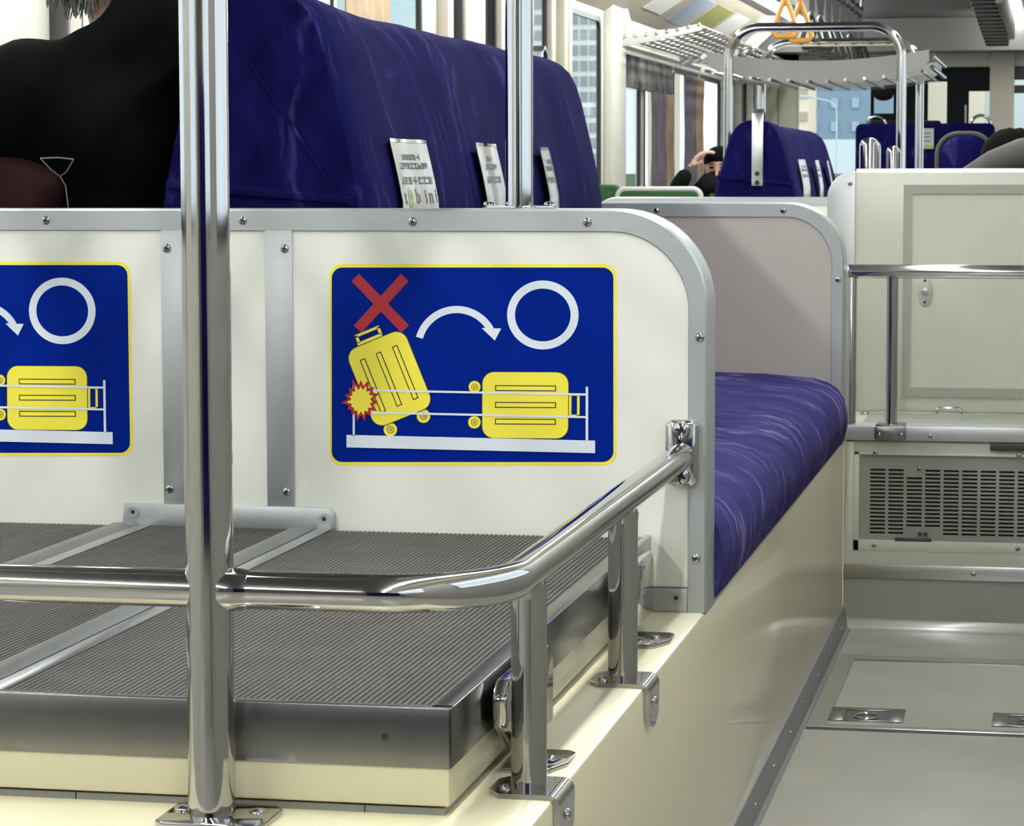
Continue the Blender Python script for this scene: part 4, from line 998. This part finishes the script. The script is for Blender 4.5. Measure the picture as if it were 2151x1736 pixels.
# ================================================================== STRAPS
sr = B(); sr.tube([(-1.24, 12.3, 2.0), (-1.24, 17.6, 2.0)], .014, 12); sro = thing('strap_rail', (-1.24, 15, 2.0), 'grey rail that carries the hanging straps', 'rail'); sr.build('bar', 'grey_shelf', sro)
for y in (12.5, 15, 17.4):
    b = B(); b.tube([(-1.24, y, 2.0), (-1.24, y, 2.09)], .01, 10); b.build('hanger', 'grey_shelf', sro)
def strap(y, m, label, group, sw=0.0):
    t = thing('hanging_strap', (-1.24, y, 2.0), label, 'strap', group)
    x = -1.24 + sw
    b = B(); b.box(-1.26, -1.22, y - .014, y + .014, 1.965, 2.03, .004); b.build('clip', 'black_plastic', t)
    b = B(); b.prism([(-1.254, 1.97), (-1.226, 1.97), (x + .014, 1.80), (x - .014, 1.80)], 'y', y - .003, y + .003); b.build('belt', m, t)
    b = B(); b.tube([(x, y, 1.81), (x + .030, y, 1.735), (x + .055, y, 1.648), (x + .042, y, 1.632), (x - .042, y, 1.632), (x - .055, y, 1.648), (x - .030, y, 1.735), (x, y, 1.81)], .0125, 10); b.build('handle', m, t)
    return t
strap(12.75, 'orange_strap', 'nearer orange strap handle hanging above the far hoop', 'orange straps', -.02)
strap(13.15, 'orange_strap', 'farther orange strap handle hanging above the far hoop', 'orange straps', .012)
for i in range(11): strap(13.9 + i * .33, 'black_plastic', '%s black strap handle counted away from the orange straps' % ('first', 'second', 'third', 'fourth', 'fifth', 'sixth', 'seventh', 'eighth', 'ninth', 'tenth', 'last')[i], 'black straps', .02 * math.sin(i * 2.1))
# black finned unit at upper right
fu = thing('finned_duct', (-.42, 17.8, 1.95), 'black finned duct hanging from the ceiling at upper right', 'duct')
b = B(); b.prism([(15.6, 2.15), (19.7, 2.15), (19.7, 1.93), (15.6, 2.03)], 'x', -.50, -.36); b.build('housing', 'black_plastic', fu)
for k in range(15):
    y = 15.6 + k * .29; zb = 2.005 - (y - 15.6) / 4.1 * .115; b = B(); b.box(-.535, -.375, y, y + .10, zb, zb + .07, .006); b.build('fin', 'black_plastic', fu)
b = B(); b.box(-.372, -.335, 15.6, 19.75, 1.94, 2.12, .006); b.build('side_cover', 'dark_metal', fu)

# ================================================================== OUTSIDE
def building(name, x0, x1, y, depth, z0, z1, m, label, win=None):
    t = thing(name, ((x0 + x1) / 2, y, z0), label, 'building')
    b = B(); b.box(x0, x1, y, y + depth, z0, z1); b.build('walls', m, t)
    if win:
        cw, ch, px, pz, xa, xb, za, zb, wm = win
        q = B(); q.box(-cw / 2, cw / 2, -.25, .05, -ch / 2, ch / 2); me = mesh_only(q.build('window', wm))
        x = xa
        while x < xb:
            z = za
            while z < zb: put('window', me, t, (x, y, z)); z += pz
            x += px
    return t
b = B(); b.box(-900, 900, -200, 1600, -14.2, -14); struct(b.build('ground', 'ground'))
building('apartment_tower', -125, -96, 600, 40, -14, 60, 'building_white', 'white tower with a grid of grey windows seen through the left window', (1.5, 2.2, 2.05, 3.4, -116, -98, 1, 42, 'building_window'))
building('office_block', -27.6, -18.5, 306, 30, -14, 18, 'building_blue', 'wide blue grey block straight ahead through the windshield', (.8, 1.1, 2.3, 2.6, -27, -20.5, 6.2, 15, 'building_window_blue'))
building('low_building', -28, 10, 260, 20, -14, 4.2, 'building_pale', 'pale low building at the foot of the blue grey block')
building('beige_tower', -27.9, -26.2, 290, 10, -14, 30, 'building_beige', 'narrow beige tower at the left of the windshield', (1.6, .9, 3.0, 2.4, -27.0, -26.3, 7, 14, 'building_brown'))
building('beige_block', -16, -9, 320, 15, 3.5, 40, 'building_beige', 'beige tower seen through the cab opening')
building('pale_block', -9, 30, 330, 15, -14, 14, 'building_pale', 'pale block right of the cab opening')
building('grey_tower', -112, -96, 420, 15, -14, 60, 'building_pale', 'pale grey tower beyond the large left window')
building('yellow_tower', -52.2, -49.6, 350, 12, -14, 60, 'building_beige', 'pale yellow tower beyond the curtained windows')
building('white_hall', -104, -88, 400, 20, -14, 22.5, 'building_white', 'white hall below the pale grey tower')
lp = thing('street_lamp', (-14.6, 180, -14), 'thin white street lamp ahead of the windshield', 'street lamp')
b = B(); b.tube(fillet([(-14.4, 180, -14), (-14.4, 180, 5.6), (-16.2, 180, 6.0)], .8, 6), .05, 8); b.build('pole', 'white_plastic', lp)
b = B(); b.box(-17.0, -16.0, 179.7, 180.3, 5.9, 6.1, .05); b.build('lamp_head', 'white_plastic', lp)
gs = thing('green_sign', (-6.7, 40, -14), 'green and white roadside sign seen through the left window', 'sign')
b = B(); b.box(-6.45, -6.15, 40, 40.1, .2, 1.0); b.build('panel', 'sign_green', gs)
b = B(); b.box(-6.45, -6.15, 39.98, 39.999, .62, .70); b.build('stripe', 'sign_white', gs)
b = B(); b.tube([(-6.3, 40.05, -14), (-6.3, 40.05, .2)], .05, 8); b.build('post', 'grey_paint', gs)
